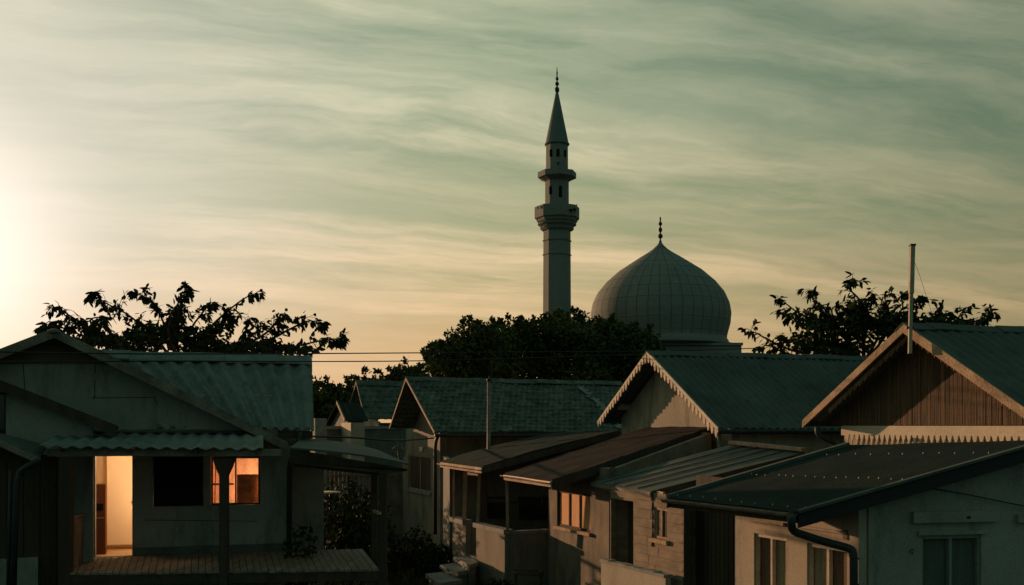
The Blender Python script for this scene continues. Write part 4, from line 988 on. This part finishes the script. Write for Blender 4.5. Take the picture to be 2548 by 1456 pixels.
# dark wall of the lean-to below, with pipe and pale plinth
l5 = Line((P(-80, 0, 17.5).x, 17.5), (P(150, 0, 17.9).x, 17.9)); m = MB(); z_ = l5.z(80, 1140)
m.wall(l5, 0, l5.len, 0, [(0, z_+.3), (l5.len, z_)], (), .1)
for i in range(6): 
    a = .1+i*.27; m.prism([l5.pt(a, .8, .001), l5.pt(a+.25, .8, .001), l5.pt(a+.25, z_-.03, .001), l5.pt(a, z_-.03, .001)], Vector((*(l5.n*.015), 0)))
m.build('plank_wall', wood_dark, r_l2)
m = MB(); r_ = l5.rect(-60, 1394, 97, 1500); m.wall(Line(l5.p+l5.n*.1, l5.p+l5.n*.1+l5.d), r_[0], r_[1], 0, [(r_[0], r_[3]), (r_[1], l5.z(95, 1385))], (), .08); m.build('plinth', plaster, r_l2)
m = MB(); m.tube(elbow([P(100, 1143, 17.2), P(50, 1170, 17.2), P(42, 1195, 17.2), P(33, 1480, 17.2)], .2), .05, 10); m.tube([P(27, 1170, 17.25), P(20, 1480, 17.25)], .035, 8); m.build('downpipe', pipe_m, r_l2)

# ---- L4: side porch on the right of the veranda house
r_l4 = thing('side_porch', (-3.9, 19.5, 0), 'side porch with a drooping thin roof and paired timber posts, right of the downpipe', 'porch')
a_, b_, c_, d_ = P(722, 1113, 17.6), P(1014, 1165, 18.2), P(936, 1128, 22.0), P(755, 1090, 22.2)
m = MB(); nd = 12
def droop(s, t): return .10*math.sin(math.pi*min(1, s/3.2))
m.sheet(a_, b_, c_, d_, droop, 24, 8, .035); m.build('roof', roof_metal, r_l4)
m = MB(); m.prism([up(a_, -.03), up(b_, -.02), P(1012, 1172, 18.25), P(968, 1180, 18.1), P(722, 1152, 17.7)], (0, .08, 0)); m.build('front_fascia', wood_dark, r_l4)
m = MB(); m.bar(P(722, 1150, 17.9), P(965, 1176, 18.2), .1, .14); m.build('beam', wood_dark, r_l4)
for u, w_, y_ in ((932, .12, 19.4), (953, .14, 18.05)):
    p = P(u, 1200, y_); k = MB(); k.bar(Vector((p.x, p.y, 0)), Vector((p.x, p.y, CZ-.86)), w_, w_, (0, 1, 0)); k.build('post', wood_dark, r_l4)
m = MB(); m.bar(P(930, 1272, 18.6), P(946, 1277, 17.9), .05, .05); m.build('cleat', trim, r_l4)
lwp = Line((P(724, 0, 21.6).x, 21.6), (P(806, 0, 21.9).x, 21.9)); m = MB(); zA, zB = lwp.z(724, 1160), lwp.z(806, 1172)
m.wall(lwp, 0, lwp.len, 0, [(0, zA+.35), (lwp.len, zB+.35)], (), .5); m.build('wall', plaster, r_l4)
# small table-like pale disc seen through the porch
tb = thing('round_table', P(825, 1228, 27.6), 'small pale round table top among the bushes behind the side porch', 'table')
tb.location.z = 0; m = MB(); c = P(822, 1225, 27.6); m.lathe(c, [(.28, -.02), (.30, 0), (.28, .02)], 24); m.build('table_top', cream, tb)
m = MB(); m.tube([c, Vector((c.x, c.y, 0))], .03, 8); m.build('leg', iron, tb)

# ================================================================== MINARET AND DOME
YM = 84.0; kx = YM/F
def mz(v): return CZ+(H-v)*kx
cx = (1386-U0)*kx
mn = thing('minaret', (cx, YM, 0), 'tall grey octagonal minaret with two balconies and a pointed cone roof', 'minaret')
rot8 = R(5.5)
def px(v): return v*kx
c_ = (cx, YM, 0)
O8 = 1/math.cos(R(22.5))*.97
def oct_(mb, prof, rot=rot8, smooth=False): mb.lathe(c_, [(px(r)*O8, mz(v)) for r, v in prof], 8, rot, smooth)
m = MB(); oct_(m, [(34, 1400), (33.5, 800), (33, 700), (32.5, 575)]); m.build('shaft', stone, mn)
m = MB()
for v_ in (600, 635): oct_(m, [(33.5, v_+1.5), (35.0, v_+1), (35.0, v_-1), (33.5, v_-1.5)])
m.build('band', stone, mn)
m = MB(); oct_(m, [(33, 576), (38, 574), (39, 566), (43, 563), (44, 556), (48, 553), (50, 548), (53, 546)])
for j in range(8):       # little hanging brackets under the balcony
    for q in range(5):
        t = rot8+2*math.pi*(j+(q+.5)/5)/8; r_ = px(41)*1.0; ca = math.cos(R(22.5))/math.cos(((q+.5)/5-.5)*R(45))
        for rr3, vv in ((39, 569), (45, 559)): m.box(Vector((cx+math.cos(t)*px(rr3)*O8*ca, YM+math.sin(t)*px(rr3)*O8*ca, mz(vv))), px(4), px(4), px(5), t)
m.build('corbel', stone, mn)
m = MB()      # lower balcony parapet: eight-sided tub
oct_(m, [(50, 546), (53.5, 545), (53.5, 517), (49.5, 516), (49.5, 530), (30, 531)]); m.build('balcony', stone, mn, 'lower balcony')
m = MB(); oct_(m, [(28.5, 540), (28.2, 452)]); m.build('upper_shaft', stone, mn)
m = MB(); oct_(m, [(29, 452), (32, 450), (44, 444), (46, 443.5), (46, 430), (43, 429.5), (43, 434), (25, 434)]); m.build('balcony', stone, mn, 'upper balcony')
m = MB(); oct_(m, [(26.5, 436), (26.2, 362)]); m.build('lantern', stone, mn)
m = MB(); m.lathe(c_, [(px(27), mz(363)), (px(31), mz(361)), (px(31), mz(358.5)), (px(29), mz(357)), (px(4), mz(233)), (px(2.5), mz(231))], 24, 0, False); m.build('cone_roof', mat('cone_lead', (.17, .20, .19), (.13, .155, .145), .3), mn)
def fin(root, c0, kx_, H_, segs):
    k = MB(); k.lathe((c0[0], c0[1], 0), [(max(.3, r)*kx_, CZ+(H-v)*kx_) for r, v in segs], 14); k.build('finial', iron, root)
fin(mn, c_, kx, H, [(2.5, 234), (3, 231), (5, 229), (6, 224), (5, 219), (2, 216), (2, 214), (4.5, 212), (5.2, 209), (4.5, 206), (1.8, 204), (1.8, 201), (3.6, 199), (4, 196.5), (3.4, 194), (1.6, 192), (1.6, 184), (2.4, 182), (1.4, 179), (.4, 166)])
def niche(mb, root, u, v0, v1, half, rad_px, lathe_rot=0):
    """arched opening set into the shaft face nearest the sight line"""
    s_ = (u-1386)/rad_px; s_ = max(-.99, min(.99, s_)); ph = math.asin(s_)
    k_ = px(rad_px)*1.0
    # choose the facet normal
    best = min(range(8), key=lambda i: abs(((rot8+R(22.5)+i*R(45))-(-math.pi/2+ph)+math.pi) % (2*math.pi)-math.pi))
    na = rot8+R(22.5)+best*R(45); nrm = Vector((math.cos(na), math.sin(na), 0)); tan = Vector((-nrm.y, nrm.x, 0))
    ap_ = px(rad_px)*.97
    # point on that facet with the wanted x
    base = Vector((cx, YM, 0))+nrm*ap_; dx = ((u-1386)*kx-(base.x-cx))/tan.x if abs(tan.x) > .2 else 0
    dx = max(-ap_*.34, min(ap_*.34, dx)); p = base+tan*dx
    h_ = px(half); pts = []
    zt_, zb_ = mz(v0), mz(v1)
    pts = [p+tan*-h_+Vector((0, 0, zb_)), p+tan*h_+Vector((0, 0, zb_)), p+tan*h_+Vector((0, 0, zt_-h_))]+[p+tan*(h_*math.cos(t))+Vector((0, 0, zt_-h_+h_*math.sin(t))) for t in (R(45), R(90), R(135))]+[p+tan*-h_+Vector((0, 0, zt_-h_))]
    mb.prism([q+nrm*.02 for q in pts], nrm*-.3)
for (u, a, b, hf_, rp) in ((1370, 377, 396, 3.4, 26.4), (1388, 377, 397, 4, 26.4), (1405, 378, 396, 3, 26.4), (1368, 468, 489, 3.6, 28.4), (1393, 468, 497, 4.5, 28.4)):
    m = MB(); niche(m, mn, u, a, b, hf_, rp); m.build('window', dark, mn)
def speaker(u, v, y_, sz, lab):
    k = MB(); p = P(u, v, y_); k.lathe(p, [(sz*.35, -sz*.9), (sz*.4, -sz*.2), (sz*.55, 0), (sz*.95, sz*.5), (sz, sz*.6)], 12)
    o = k.build('horn_loudspeaker', iron); tag(o, lab, 'loudspeaker', 'loudspeakers on the minaret')
speaker(1352, 513, YM-1.2, .15, 'small horn loudspeaker on the left rim of the lower minaret balcony')
speaker(1389, 407, YM-1.05, .13, 'loudspeaker fixed under the top windows of the minaret')
speaker(1383, 552-2, YM-1.9, .12, 'loudspeaker in the middle of the lower minaret balcony parapet') if False else None
speaker(1421, 524, YM-1.55, .17, 'inner one of the two loudspeakers at the right of the lower balcony')
speaker(1430, 523, YM-1.25, .17, 'outer one of the two loudspeakers at the right of the lower balcony')
m = MB(); p = P(1434, 516, YM-.6); m.tube([p, p+Vector((.05, 0, .25))], .05, 6); m.tube([P(1338, 520, YM-.9), P(1338, 513, YM-.9)], .06, 6); m.build('rim_peg', iron, mn)

YD = 92.0; kd = YD/F; dx = (1643-U0)*kd
dm = thing('domed_mosque', (dx, YD, 0), 'large grey panelled onion dome on a flat drum behind the dark trees', 'mosque')
prof = [(168, 858), (167, 851), (161.5, 845), (164.6, 830), (171, 807), (173, 781), (168.5, 757), (157, 731), (136, 705), (105, 677), (73, 656), (52, 642), (38, 634), (26, 626), (15, 618), (7, 609), (3.5, 603)]
def pf(v):
    for i in range(len(prof)-1):
        a, b = prof[i], prof[i+1]
        if b[1] <= v <= a[1]: t = (a[1]-v)/(a[1]-b[1]); return a[0]+(b[0]-a[0])*t
    return 3
# smooth profile resample
import bisect
fine_v = [858-i*2.55 for i in range(101)]
sm = [pf(v) for v in fine_v]
for _ in range(2): sm = [sm[0]]+[(sm[i-1]+2*sm[i]+sm[i+1])/4 for i in range(1, 100)]+[sm[-1]]
m = MB(); m.lathe((dx, YD, 0), [(r*kd, CZ+(H-v)*kd) for r, v in zip(sm, fine_v)], 96); dome = m.build('dome', dome_m, dm)
# seams between the panels: thin raised strips (part of the dome's covering)
m = MB(); NM = 40
for v in (832, 803, 765-9, 728, 705, 690-14, 660, 640):
    i = max(k_ for k_ in range(100) if fine_v[k_] >= v); tt = (fine_v[i]-v)/2.55; r = sm[i]*(1-tt)+sm[i+1]*tt
    m.lathe((dx, YD, 0), [(r*kd+.0, CZ+(H-v-.5)*kd), (r*kd+.012, CZ+(H-v-.22)*kd), (r*kd+.012, CZ+(H-v+.22)*kd), (r*kd, CZ+(H-v+.5)*kd)], 96)
for j in range(NM):
    t = 2*math.pi*j/NM; e = Vector((math.cos(t), math.sin(t), 0)); s_ = Vector((-e.y, e.x, 0)); pts = []
    if e.y > .35: continue
    vs = []; fs = []
    idx = list(range(6, 97 if j % 2 == 0 else 78, 3))
    for i in idx:
        c = Vector((dx, YD, CZ+(H-fine_v[i])*kd))+e*(sm[i]*kd+.022); vs += [c-s_*.022, c+s_*.022]
    for i in range(len(idx)-1): fs.append((2*i, 2*i+1, 2*i+3, 2*i+2))
    m.add(vs, fs)
m.build('panel_seams', mat('seam', (.11, .12, .11), None, 1), dome)
fin(dm, (dx, YD), kd, H, [(3.2, 606), (4, 602), (2, 598), (2, 594), (5, 592), (6.2, 588), (5, 584), (2, 582), (2, 578), (4, 576), (5.2, 572), (4, 568), (1.8, 566), (1.8, 562), (4, 560), (5, 557), (4, 554), (1.6, 552), (2.2, 545-1), (1.2, 541-1), (.4, 526+20)])
m = MB(); m.lathe((dx, YD, 0), [(175*kd, CZ+(H-862)*kd), (175*kd, CZ+(H-858)*kd), (169*kd, CZ+(H-857)*kd), (100*kd, CZ+(H-857)*kd)], 64); m.build('drum_ring', dome_m, dm)
hz_ = CZ+(H-853)*87/F; hw_ = 574*87/F-dx
m = MB(); m.box(Vector((dx, YD+2, (hz_-.3)/2)), 2*hw_-.2, 14, hz_-.3); m.box(Vector((dx, YD+2, hz_-.12)), 2*hw_, 14.3, .24); m.build('prayer_hall', stone, dm)

# ================================================================== VEGETATION
def leaf_quad(vs, fs, p, ax, nr, L_, W_):
    s_ = ax.cross(nr)
    if s_.length < 1e-3: return
    s_.normalize(); n2 = s_.cross(ax).normalized(); o = len(vs); w2 = W_/2; dr = -n2*L_*.10
    vs += [p, p+ax*L_*.35+s_*w2, p+ax*L_*.35-s_*w2, p+ax*L_*.72+s_*w2*.75+dr, p+ax*L_*.72-s_*w2*.75+dr, p+ax*L_+dr*2]
    fs += [(o, o+1, o+2), (o+1, o+3, o+4, o+2), (o+3, o+5, o+4)]
def rv3(): 
    while True:
        v = Vector((random.uniform(-1, 1), random.uniform(-1, 1), random.uniform(-1, 1)))
        if .05 < v.length < 1: return v.normalized()
def spine_tree(name, label, y, trunk_uv, spines, fills, leafL, dens, group, yspread=1.6, fill_n=1.0):
    base = P(trunk_uv[0], trunk_uv[1], y); root = thing(name, (base.x, base.y, 0), label, 'tree', group)
    br = MB(); vs = []; fs = []
    hub = P(trunk_uv[0], trunk_uv[1], y)
    br.tube([Vector((base.x, base.y, 0)), Vector((base.x+.1, base.y, hub.z*.5)), hub], .26, 10, .17)
    for sp in spines:
        dy = random.uniform(-yspread, yspread)
        pts = [P(u, v, y+dy*(1-.4*i/len(sp))) for i, (u, v) in enumerate(sp)]
        # limb from the last spine point back to the hub
        mid = (pts[-1]+hub)/2+Vector((0, 0, -.1)); full = [hub, mid]+pts[::-1]
        path = smooth_path(full, 5); br.tube(path, .045, 6, .008)
        path = smooth_path(pts, 8); Lp = sum((path[i+1]-path[i]).length for i in range(len(path)-1)); n = int(Lp*dens)
        def leaf_at(p, d, spread):
            ax = (d*random.uniform(.2, 1.0)+rv3()*.75+Vector((0, 0, -.6))).normalized()
            leaf_quad(vs, fs, p+rv3()*spread*random.random(), ax, (Vector((0, 0, 1))+rv3()*.8).normalized(), leafL*random.uniform(.55, 1.25), leafL*random.uniform(.30, .50))
        for i in range(int(n*.30)):
            t = random.random()*(len(path)-1); k0 = int(t); p = path[k0].lerp(path[min(k0+1, len(path)-1)], t-k0)
            d = (path[max(k0-1, 0)]-path[min(k0+1, len(path)-1)]).normalized(); leaf_at(p, d, .10)
        for tw in range(int(Lp*6.5)+2):
            t = (random.random()**.8)*(len(path)-1); k0 = int(t); p = path[k0].lerp(path[min(k0+1, len(path)-1)], t-k0)
            d = (path[max(k0-1, 0)]-path[min(k0+1, len(path)-1)]).normalized(); fr = t/(len(path)-1)
            q = p+(d*random.uniform(.3, 1)+rv3()*.9+Vector((0, 0, random.uniform(-.2, .5)))).normalized()*random.uniform(.12, .30+.30*fr)
            br.tube([p, p.lerp(q, .5)+Vector((0, 0, .03)), q+Vector((0, 0, -.03))], .010, 4, .004)
            for i in range(random.randint(4, 13)): leaf_at(p.lerp(q, random.uniform(.25, 1.05)), (q-p).normalized(), .05)
    for (u, v, ru, rvv, n) in fills:
        for i in range(int(n*fill_n)):
            d = rv3()*(random.random()**.45); p = P(u+d.x*ru, v-d.z*rvv, y+d.y*yspread*.9)
            ax = (rv3()+Vector((0, 0, -.4))).normalized()
            leaf_quad(vs, fs, p, ax, rv3(), leafL*random.uniform(.6, 1.1), leafL*random.uniform(.35, .5))
    br.build('trunk', bark, root)
    k = MB(); k.v = vs; k.f = fs; k.sm = [False]*len(fs); k.build('crown', leaf_near, root)
    return root
sL = [[(91, 818), (129, 812), (175, 822), (245, 855)], [(133, 764), (150, 768), (168, 782), (217, 812), (266, 848)], [(131, 800), (160, 800), (215, 815), (290, 850)],
      [(227, 735), (245, 742), (266, 756), (308, 777), (336, 797), (385, 838)], [(337, 735), (355, 736), (378, 754), (395, 778), (413, 817)], [(474, 729), (462, 732), (448, 747), (430, 782), (420, 824)], [(463, 772), (455, 757), (447, 765), (432, 800)],
      [(531, 759), (515, 762), (504, 778), (483, 806), (465, 841)], [(648, 731), (632, 732), (608, 743), (574, 768), (546, 792), (518, 820), (495, 845)], [(587, 796), (572, 785), (555, 800)],
      [(629, 793), (618, 800), (640, 822), (600, 850)], [(710, 779), (698, 784), (685, 803), (664, 827), (622, 852)], [(806, 815), (788, 802), (762, 800), (720, 820), (664, 848)],
      [(852, 848), (838, 845), (797, 848), (734, 862), (664, 870)], [(265, 795), (240, 790), (225, 800), (250, 830)], [(350, 800), (330, 812), (340, 850)]]
fL = [(230, 842, 50, 22, 170), (300, 855, 60, 24, 320), (370, 835, 50, 34, 330), (440, 835, 48, 40, 420), (505, 850, 50, 30, 340), (570, 865, 55, 18, 260), (640, 862, 52, 20, 270), (700, 868, 50, 14, 180), (760, 868, 40, 10, 90), (440, 790, 22, 22, 110), (330, 875, 80, 14, 220), (520, 878, 100, 12, 260), (560, 812, 22, 18, 60)]
spine_tree('broadleaf_tree', 'spreading broadleaf tree with drooping twigs behind the big corrugated roof, left', 24.9, (450, 900), sL, fL, .21, 105, 'broadleaf trees', 1.1, .85)
sR = [[(2128, 697), (2115, 703), (2112, 718), (2137, 745), (2144, 777)], [(2013, 734), (2030, 722), (2022, 742), (2046, 763), (2071, 792)], [(1935, 750), (1950, 752), (1985, 778), (2030, 802)], [(2210, 727), (2200, 735), (2205, 755), (2210, 780)], [(2258, 733), (2242, 736), (2246, 763), (2230, 790)],
      [(2310, 748), (2298, 738), (2280, 745), (2279, 775), (2260, 800)], [(2363, 779), (2345, 782), (2319, 794), (2290, 810)], [(2425, 760), (2410, 764), (2392, 779), (2374, 807), (2350, 820)], [(2479, 779), (2465, 780), (2447, 792), (2410, 807), (2380, 830)],
      [(1866, 826), (1880, 828), (1905, 842), (1960, 868)], [(1895, 858), (1920, 862), (1960, 880)], [(1945, 778), (1965, 785), (2000, 815)], [(2170, 745), (2160, 755), (2150, 790)], [(2098, 770), (2085, 760), (2070, 780)], [(2340, 805), (2320, 800), (2300, 820)]]
fR = [(2000, 850, 45, 30, 230), (2060, 825, 45, 42, 420), (2130, 805, 50, 50, 620), (2130, 770, 30, 34, 220), (2200, 805, 45, 42, 430), (2255, 800, 35, 38, 280), (2310, 805, 40, 20, 140), (2110, 865, 80, 22, 300), (2020, 800, 35, 28, 170), (2390, 800, 40, 12, 90), (2440, 800, 30, 10, 50), (2040, 870, 60, 20, 160)]
spine_tree('broadleaf_tree', 'dark broadleaf tree with curling leaves behind the pole and plank gable, right', 27, (2150, 900), sR, fR, .21, 82, 'broadleaf trees', 1.4, .95)

def mass_tree(label, y, blobs, leafL, nleaf, name='leafy_tree', trunk_u=None, group='dense trees before the mosque', ys=3.0, sprigs=()):
    u0 = trunk_u or sum(b[0] for b in blobs)/len(blobs); v0 = max(b[1] for b in blobs); hub = P(u0, v0, y)
    root = thing(name, (hub.x, hub.y, 0), label, 'tree', group)
    br = MB(); br.tube([Vector((hub.x, hub.y, 0)), Vector((hub.x, hub.y, hub.z*.6)), hub], .35, 8, .2)
    vs = []; fs = []; tot = sum(b[2]*b[3] for b in blobs)
    for (u, v, ru, rvv) in blobs:
        c = P(u, v, y); br.tube([Vector((hub.x, hub.y, max(.5, hub.z*.7))), (hub+c)/2, c], .10, 5, .03)
        n = int(nleaf*ru*rvv/tot); ncl = max(6, int(ru*rvv/45))
        cls = []
        for i in range(ncl):
            d = rv3()*(random.uniform(.55, 1.10)); cls.append((P(u+d.x*ru, v-d.z*rvv, y+d.y*ys*.8), random.uniform(.16, .42)*(ru/60+.5)))
        for i in range(n):
            if random.random() < .72: cc_, rr4 = random.choice(cls); p = cc_+rv3()*rr4*(random.random()**.4)
            else:
                d = rv3()*(random.random()**.35)*.92; p = P(u+d.x*ru, v-d.z*rvv, y+d.y*ys*.8)
            ax = rv3(); leaf_quad(vs, fs, p, ax, rv3(), leafL*random.uniform(.6, 1.3), leafL*random.uniform(.4, .7))
    sprigs = list(sprigs)
    for (u, v, ru, rvv) in blobs:
        for q in range(4):
            a_ = R(random.uniform(25, 155)); k_ = random.uniform(1.04, 1.06+26/rvv)
            sprigs.append((u+math.cos(a_)*ru*k_, v-math.sin(a_)*rvv*k_, -math.cos(a_)*ru*.35, math.sin(a_)*rvv*.40))
    for (u, v, du, dv) in sprigs:
        a, b = P(u, v, y-.5), P(u+du, v+dv, y-.3)
        br.tube([b, a], .03, 4, .01)
        for i in range(38):
            t = random.random(); p = a.lerp(b, t)+rv3()*(.06+.36*t*t)*random.random(); leaf_quad(vs, fs, p, rv3(), rv3(), leafL*random.uniform(.7, 1.3), leafL*random.uniform(.4, .7))
    br.build('trunk', bark, root); k = MB(); k.v = vs; k.f = fs; k.sm = [False]*len(fs); k.build('crown', leaf_far, root)
mass_tree('large bushy dark tree whose left edge meets the two power lines', 55, [(1120, 905, 50, 48), (1085, 900, 32, 30), (1170, 870, 60, 55), (1200, 835, 44, 34), (1230, 900, 70, 50), (1150, 935, 90, 34), (1265, 845, 40, 36), (1100, 872, 26, 18)], .22, 16000, ys=3.5,
          sprigs=[(1056, 892, 20, 16), (1084, 858, 12, 14), (1092, 848, 20, 18), (1128, 832, 16, 20), (1182, 800, 8, 26), (1192, 800, 8, 26), (1244, 792, 6, 26), (1210, 816, 10, 14), (1112, 842, 14, 14)], trunk_u=1175)
mass_tree('large rounded dark tree directly in front of the minaret', 57, [(1320, 870, 70, 60), (1300, 835, 40, 30), (1355, 822, 45, 32), (1400, 815, 50, 30), (1440, 840, 60, 45), (1400, 890, 85, 55), (1300, 920, 80, 40), (1470, 880, 50, 50)], .22, 18000, ys=3.5,
          sprigs=[(1283, 802, 6, 24), (1330, 787, 4, 22), (1318, 797, 14, 12), (1342, 790, 6, 24), (1376, 790, 6, 16), (1440, 769, 2, 34), (1434, 782, 8, 20), (1449, 778, -4, 24), (1410, 790, 0, 16), (1466, 800, -6, 18)], trunk_u=1390)
mass_tree('dark tree overlapping the lower left of the onion dome', 54, [(1520, 850, 55, 45), (1560, 855, 52, 35), (1605, 850, 34, 22), (1540, 900, 80, 50), (1490, 920, 60, 40), (1600, 890, 50, 40), (1535, 822, 24, 16), (1480, 830, 30, 20), (1470, 950, 60, 30)], .21, 15000, ys=3,
          sprigs=[(1534, 800, 2, 24), (1552, 806, -2, 16), (1576, 822, -8, 14), (1617, 832, -12, 14), (1640, 836, -30, 10), (1642, 850, -26, 4), (1500, 808, 2, 18), (1632, 862, -20, -4)], trunk_u=1545)
mass_tree('small low tree behind the distant tiled roof', 62, [(1010, 935, 34, 22), (965, 945, 32, 14), (930, 952, 26, 12), (1040, 940, 30, 20)], .20, 3800, ys=2.5,
          sprigs=[(856, 938, 20, 6), (872, 935, 12, 10), (868, 948, 18, 8), (884, 940, 10, 14), (905, 940, 10, 12), (945, 926, 10, 14), (1005, 912, 4, 14), (1025, 918, 4, 12), (980, 920, 6, 14), (890, 955, 12, 14)], trunk_u=985)
mass_tree('dark round tree right of the corrugated roof edge', 48, [(805, 985, 32, 34), (800, 1020, 40, 40), (830, 1000, 26, 30), (860, 1010, 30, 36), (885, 990, 26, 24), (780, 1000, 20, 30), (820, 1045, 50, 24)], .20, 7000, ys=2.5,
          sprigs=[(800, 952, 2, 16), (815, 955, 4, 14), (832, 968, -2, 16), (846, 972, -6, 16), (786, 955, 4, 12)], trunk_u=815)
# shrubs between the houses
def shrub(label, cen, r, h, n, leafL, seed=None):
    root = thing('shrub', (cen.x, cen.y, 0), label, 'shrub', 'shrubs between the houses'); st_ = MB(); vs = []; fs = []
    for i in range(7):
        d = rv3(); st_.tube([Vector((cen.x, cen.y, 0)), Vector((cen.x+d.x*r*.4, cen.y+d.y*r*.4, h*.5)), Vector((cen.x+d.x*r*.8, cen.y+d.y*r*.8, h*random.uniform(.7, 1.05)))], .02, 5, .006)
    for i in range(n):
        d = rv3()*(random.random()**.4); p = Vector((cen.x+d.x*r, cen.y+d.y*r, h*.55+d.z*h*.5)); leaf_quad(vs, fs, p, (rv3()+Vector((0, 0, .1))).normalized(), rv3(), leafL*random.uniform(.6, 1.3), leafL*random.uniform(.35, .6))
    st_.build('stems', bark, root); k = MB(); k.v = vs; k.f = fs; k.sm = [False]*len(fs); k.build('foliage', leaf_near, root)
shrub('leafy shrub against the shaded wall of the side porch', P(752, 0, 19.6), .38, 1.95, 260, .15)
shrub('wide dark bush seen under the side porch roof, left half', P(835, 0, 26), .9, 2.0, 1500, .15)
shrub('wide dark bush seen under the side porch roof, beside the posts', P(893, 0, 25), .9, 2.1, 1500, .15)
shrub('bush in front of the far plank fence', P(860, 0, 30), 1.1, 2.2, 1200, .16)
shrub('low bush at the foot of the tiled house gable wall', P(1040, 0, 28.4), .45, 1.0, 400, .12)
shrub('low dark bush between side porch and tiled house', P(985, 0, 26), .6, .9, 700, .12)
shrub('dark bush in the yard left of the concrete steps', P(1080, 0, 26.2), .9, .75, 900, .12)
shrub('dark bush at the foot of the porch parapet wall', P(1235, 0, 21.6), .45, .55, 500, .10)
bn = thing('bench', P(1315, 0, 21.3), 'low dark weathered bench at the foot of the porch parapet wall', 'bench'); bn.location.z = 0
zb_ = P(0, 1418, 21.3).z
m = MB()
for q_ in (0, .16, .32): m.bar(P(1278, 1418+q_*30, 21.5-q_), P(1352, 1421+q_*30, 21.6-q_), .03, .13, (0, 1, 0))
m.build('seat', wood_dark, bn)
for u_ in (1284, 1346):
    m = MB(); q_ = P(u_, 1420, 21.3); m.bar(Vector((q_.x, q_.y, 0)), Vector((q_.x, q_.y, zb_-.04)), .07, .24, (0, 1, 0)); m.build('leg', wood_dark, bn)
# grass: nobody could count it
vs = []; fs = []
for i in range(26000):
    x = random.uniform(-5.5, 2.2); y = random.uniform(15.5, 31); h_ = random.uniform(.08, .30)*(1+.8*mnoise.noise(Vector((x*.8, y*.8, 0))))
    a = random.uniform(0, 6.28); d = Vector((math.cos(a), math.sin(a), 0))*.012; l_ = rv3()*.10; l_.z = 0; o = len(vs)
    z_ = -.02+.12*mnoise.noise(Vector((x*.3, y*.3, 0)))
    b = Vector((x, y, z_)); vs += [b-d, b+d, b+l_+Vector((0, 0, h_))]; fs.append((o, o+1, o+2))
k = MB(); k.v = vs; k.f = fs; k.sm = [False]*len(fs); tag(k.build('grass', grass_m), 'rough dark grass in the yard between the houses', 'grass', kind='stuff')

# ================================================================== POWER LINES
def cable(pts, r, lab, grp='power lines over the village'):
    k = MB(); k.tube(smooth_path(pts, 8), r, 5); tag(k.build('power_line', iron), lab, 'power line', grp)
cable([P(-80, 874, 17), P(400, 881, 19), P(1080, 878, 24), P(1650, 873, 27), P(1900, 866, 30)], .014, 'upper power line crossing the sky right of the spreading tree')
cable([P(-80, 901, 17), P(400, 899, 19.2), P(1050, 898, 24), P(1620, 882, 28), P(1860, 884, 30)], .013, 'lower power line just above the corrugated roof ridge end')
cable([P(730, 1086, 21), P(860, 1088, 23), P(985, 1096, 25), P(1080, 1090, 29.7)], .022, 'low thick cable running from the downpipe to the tiled house')
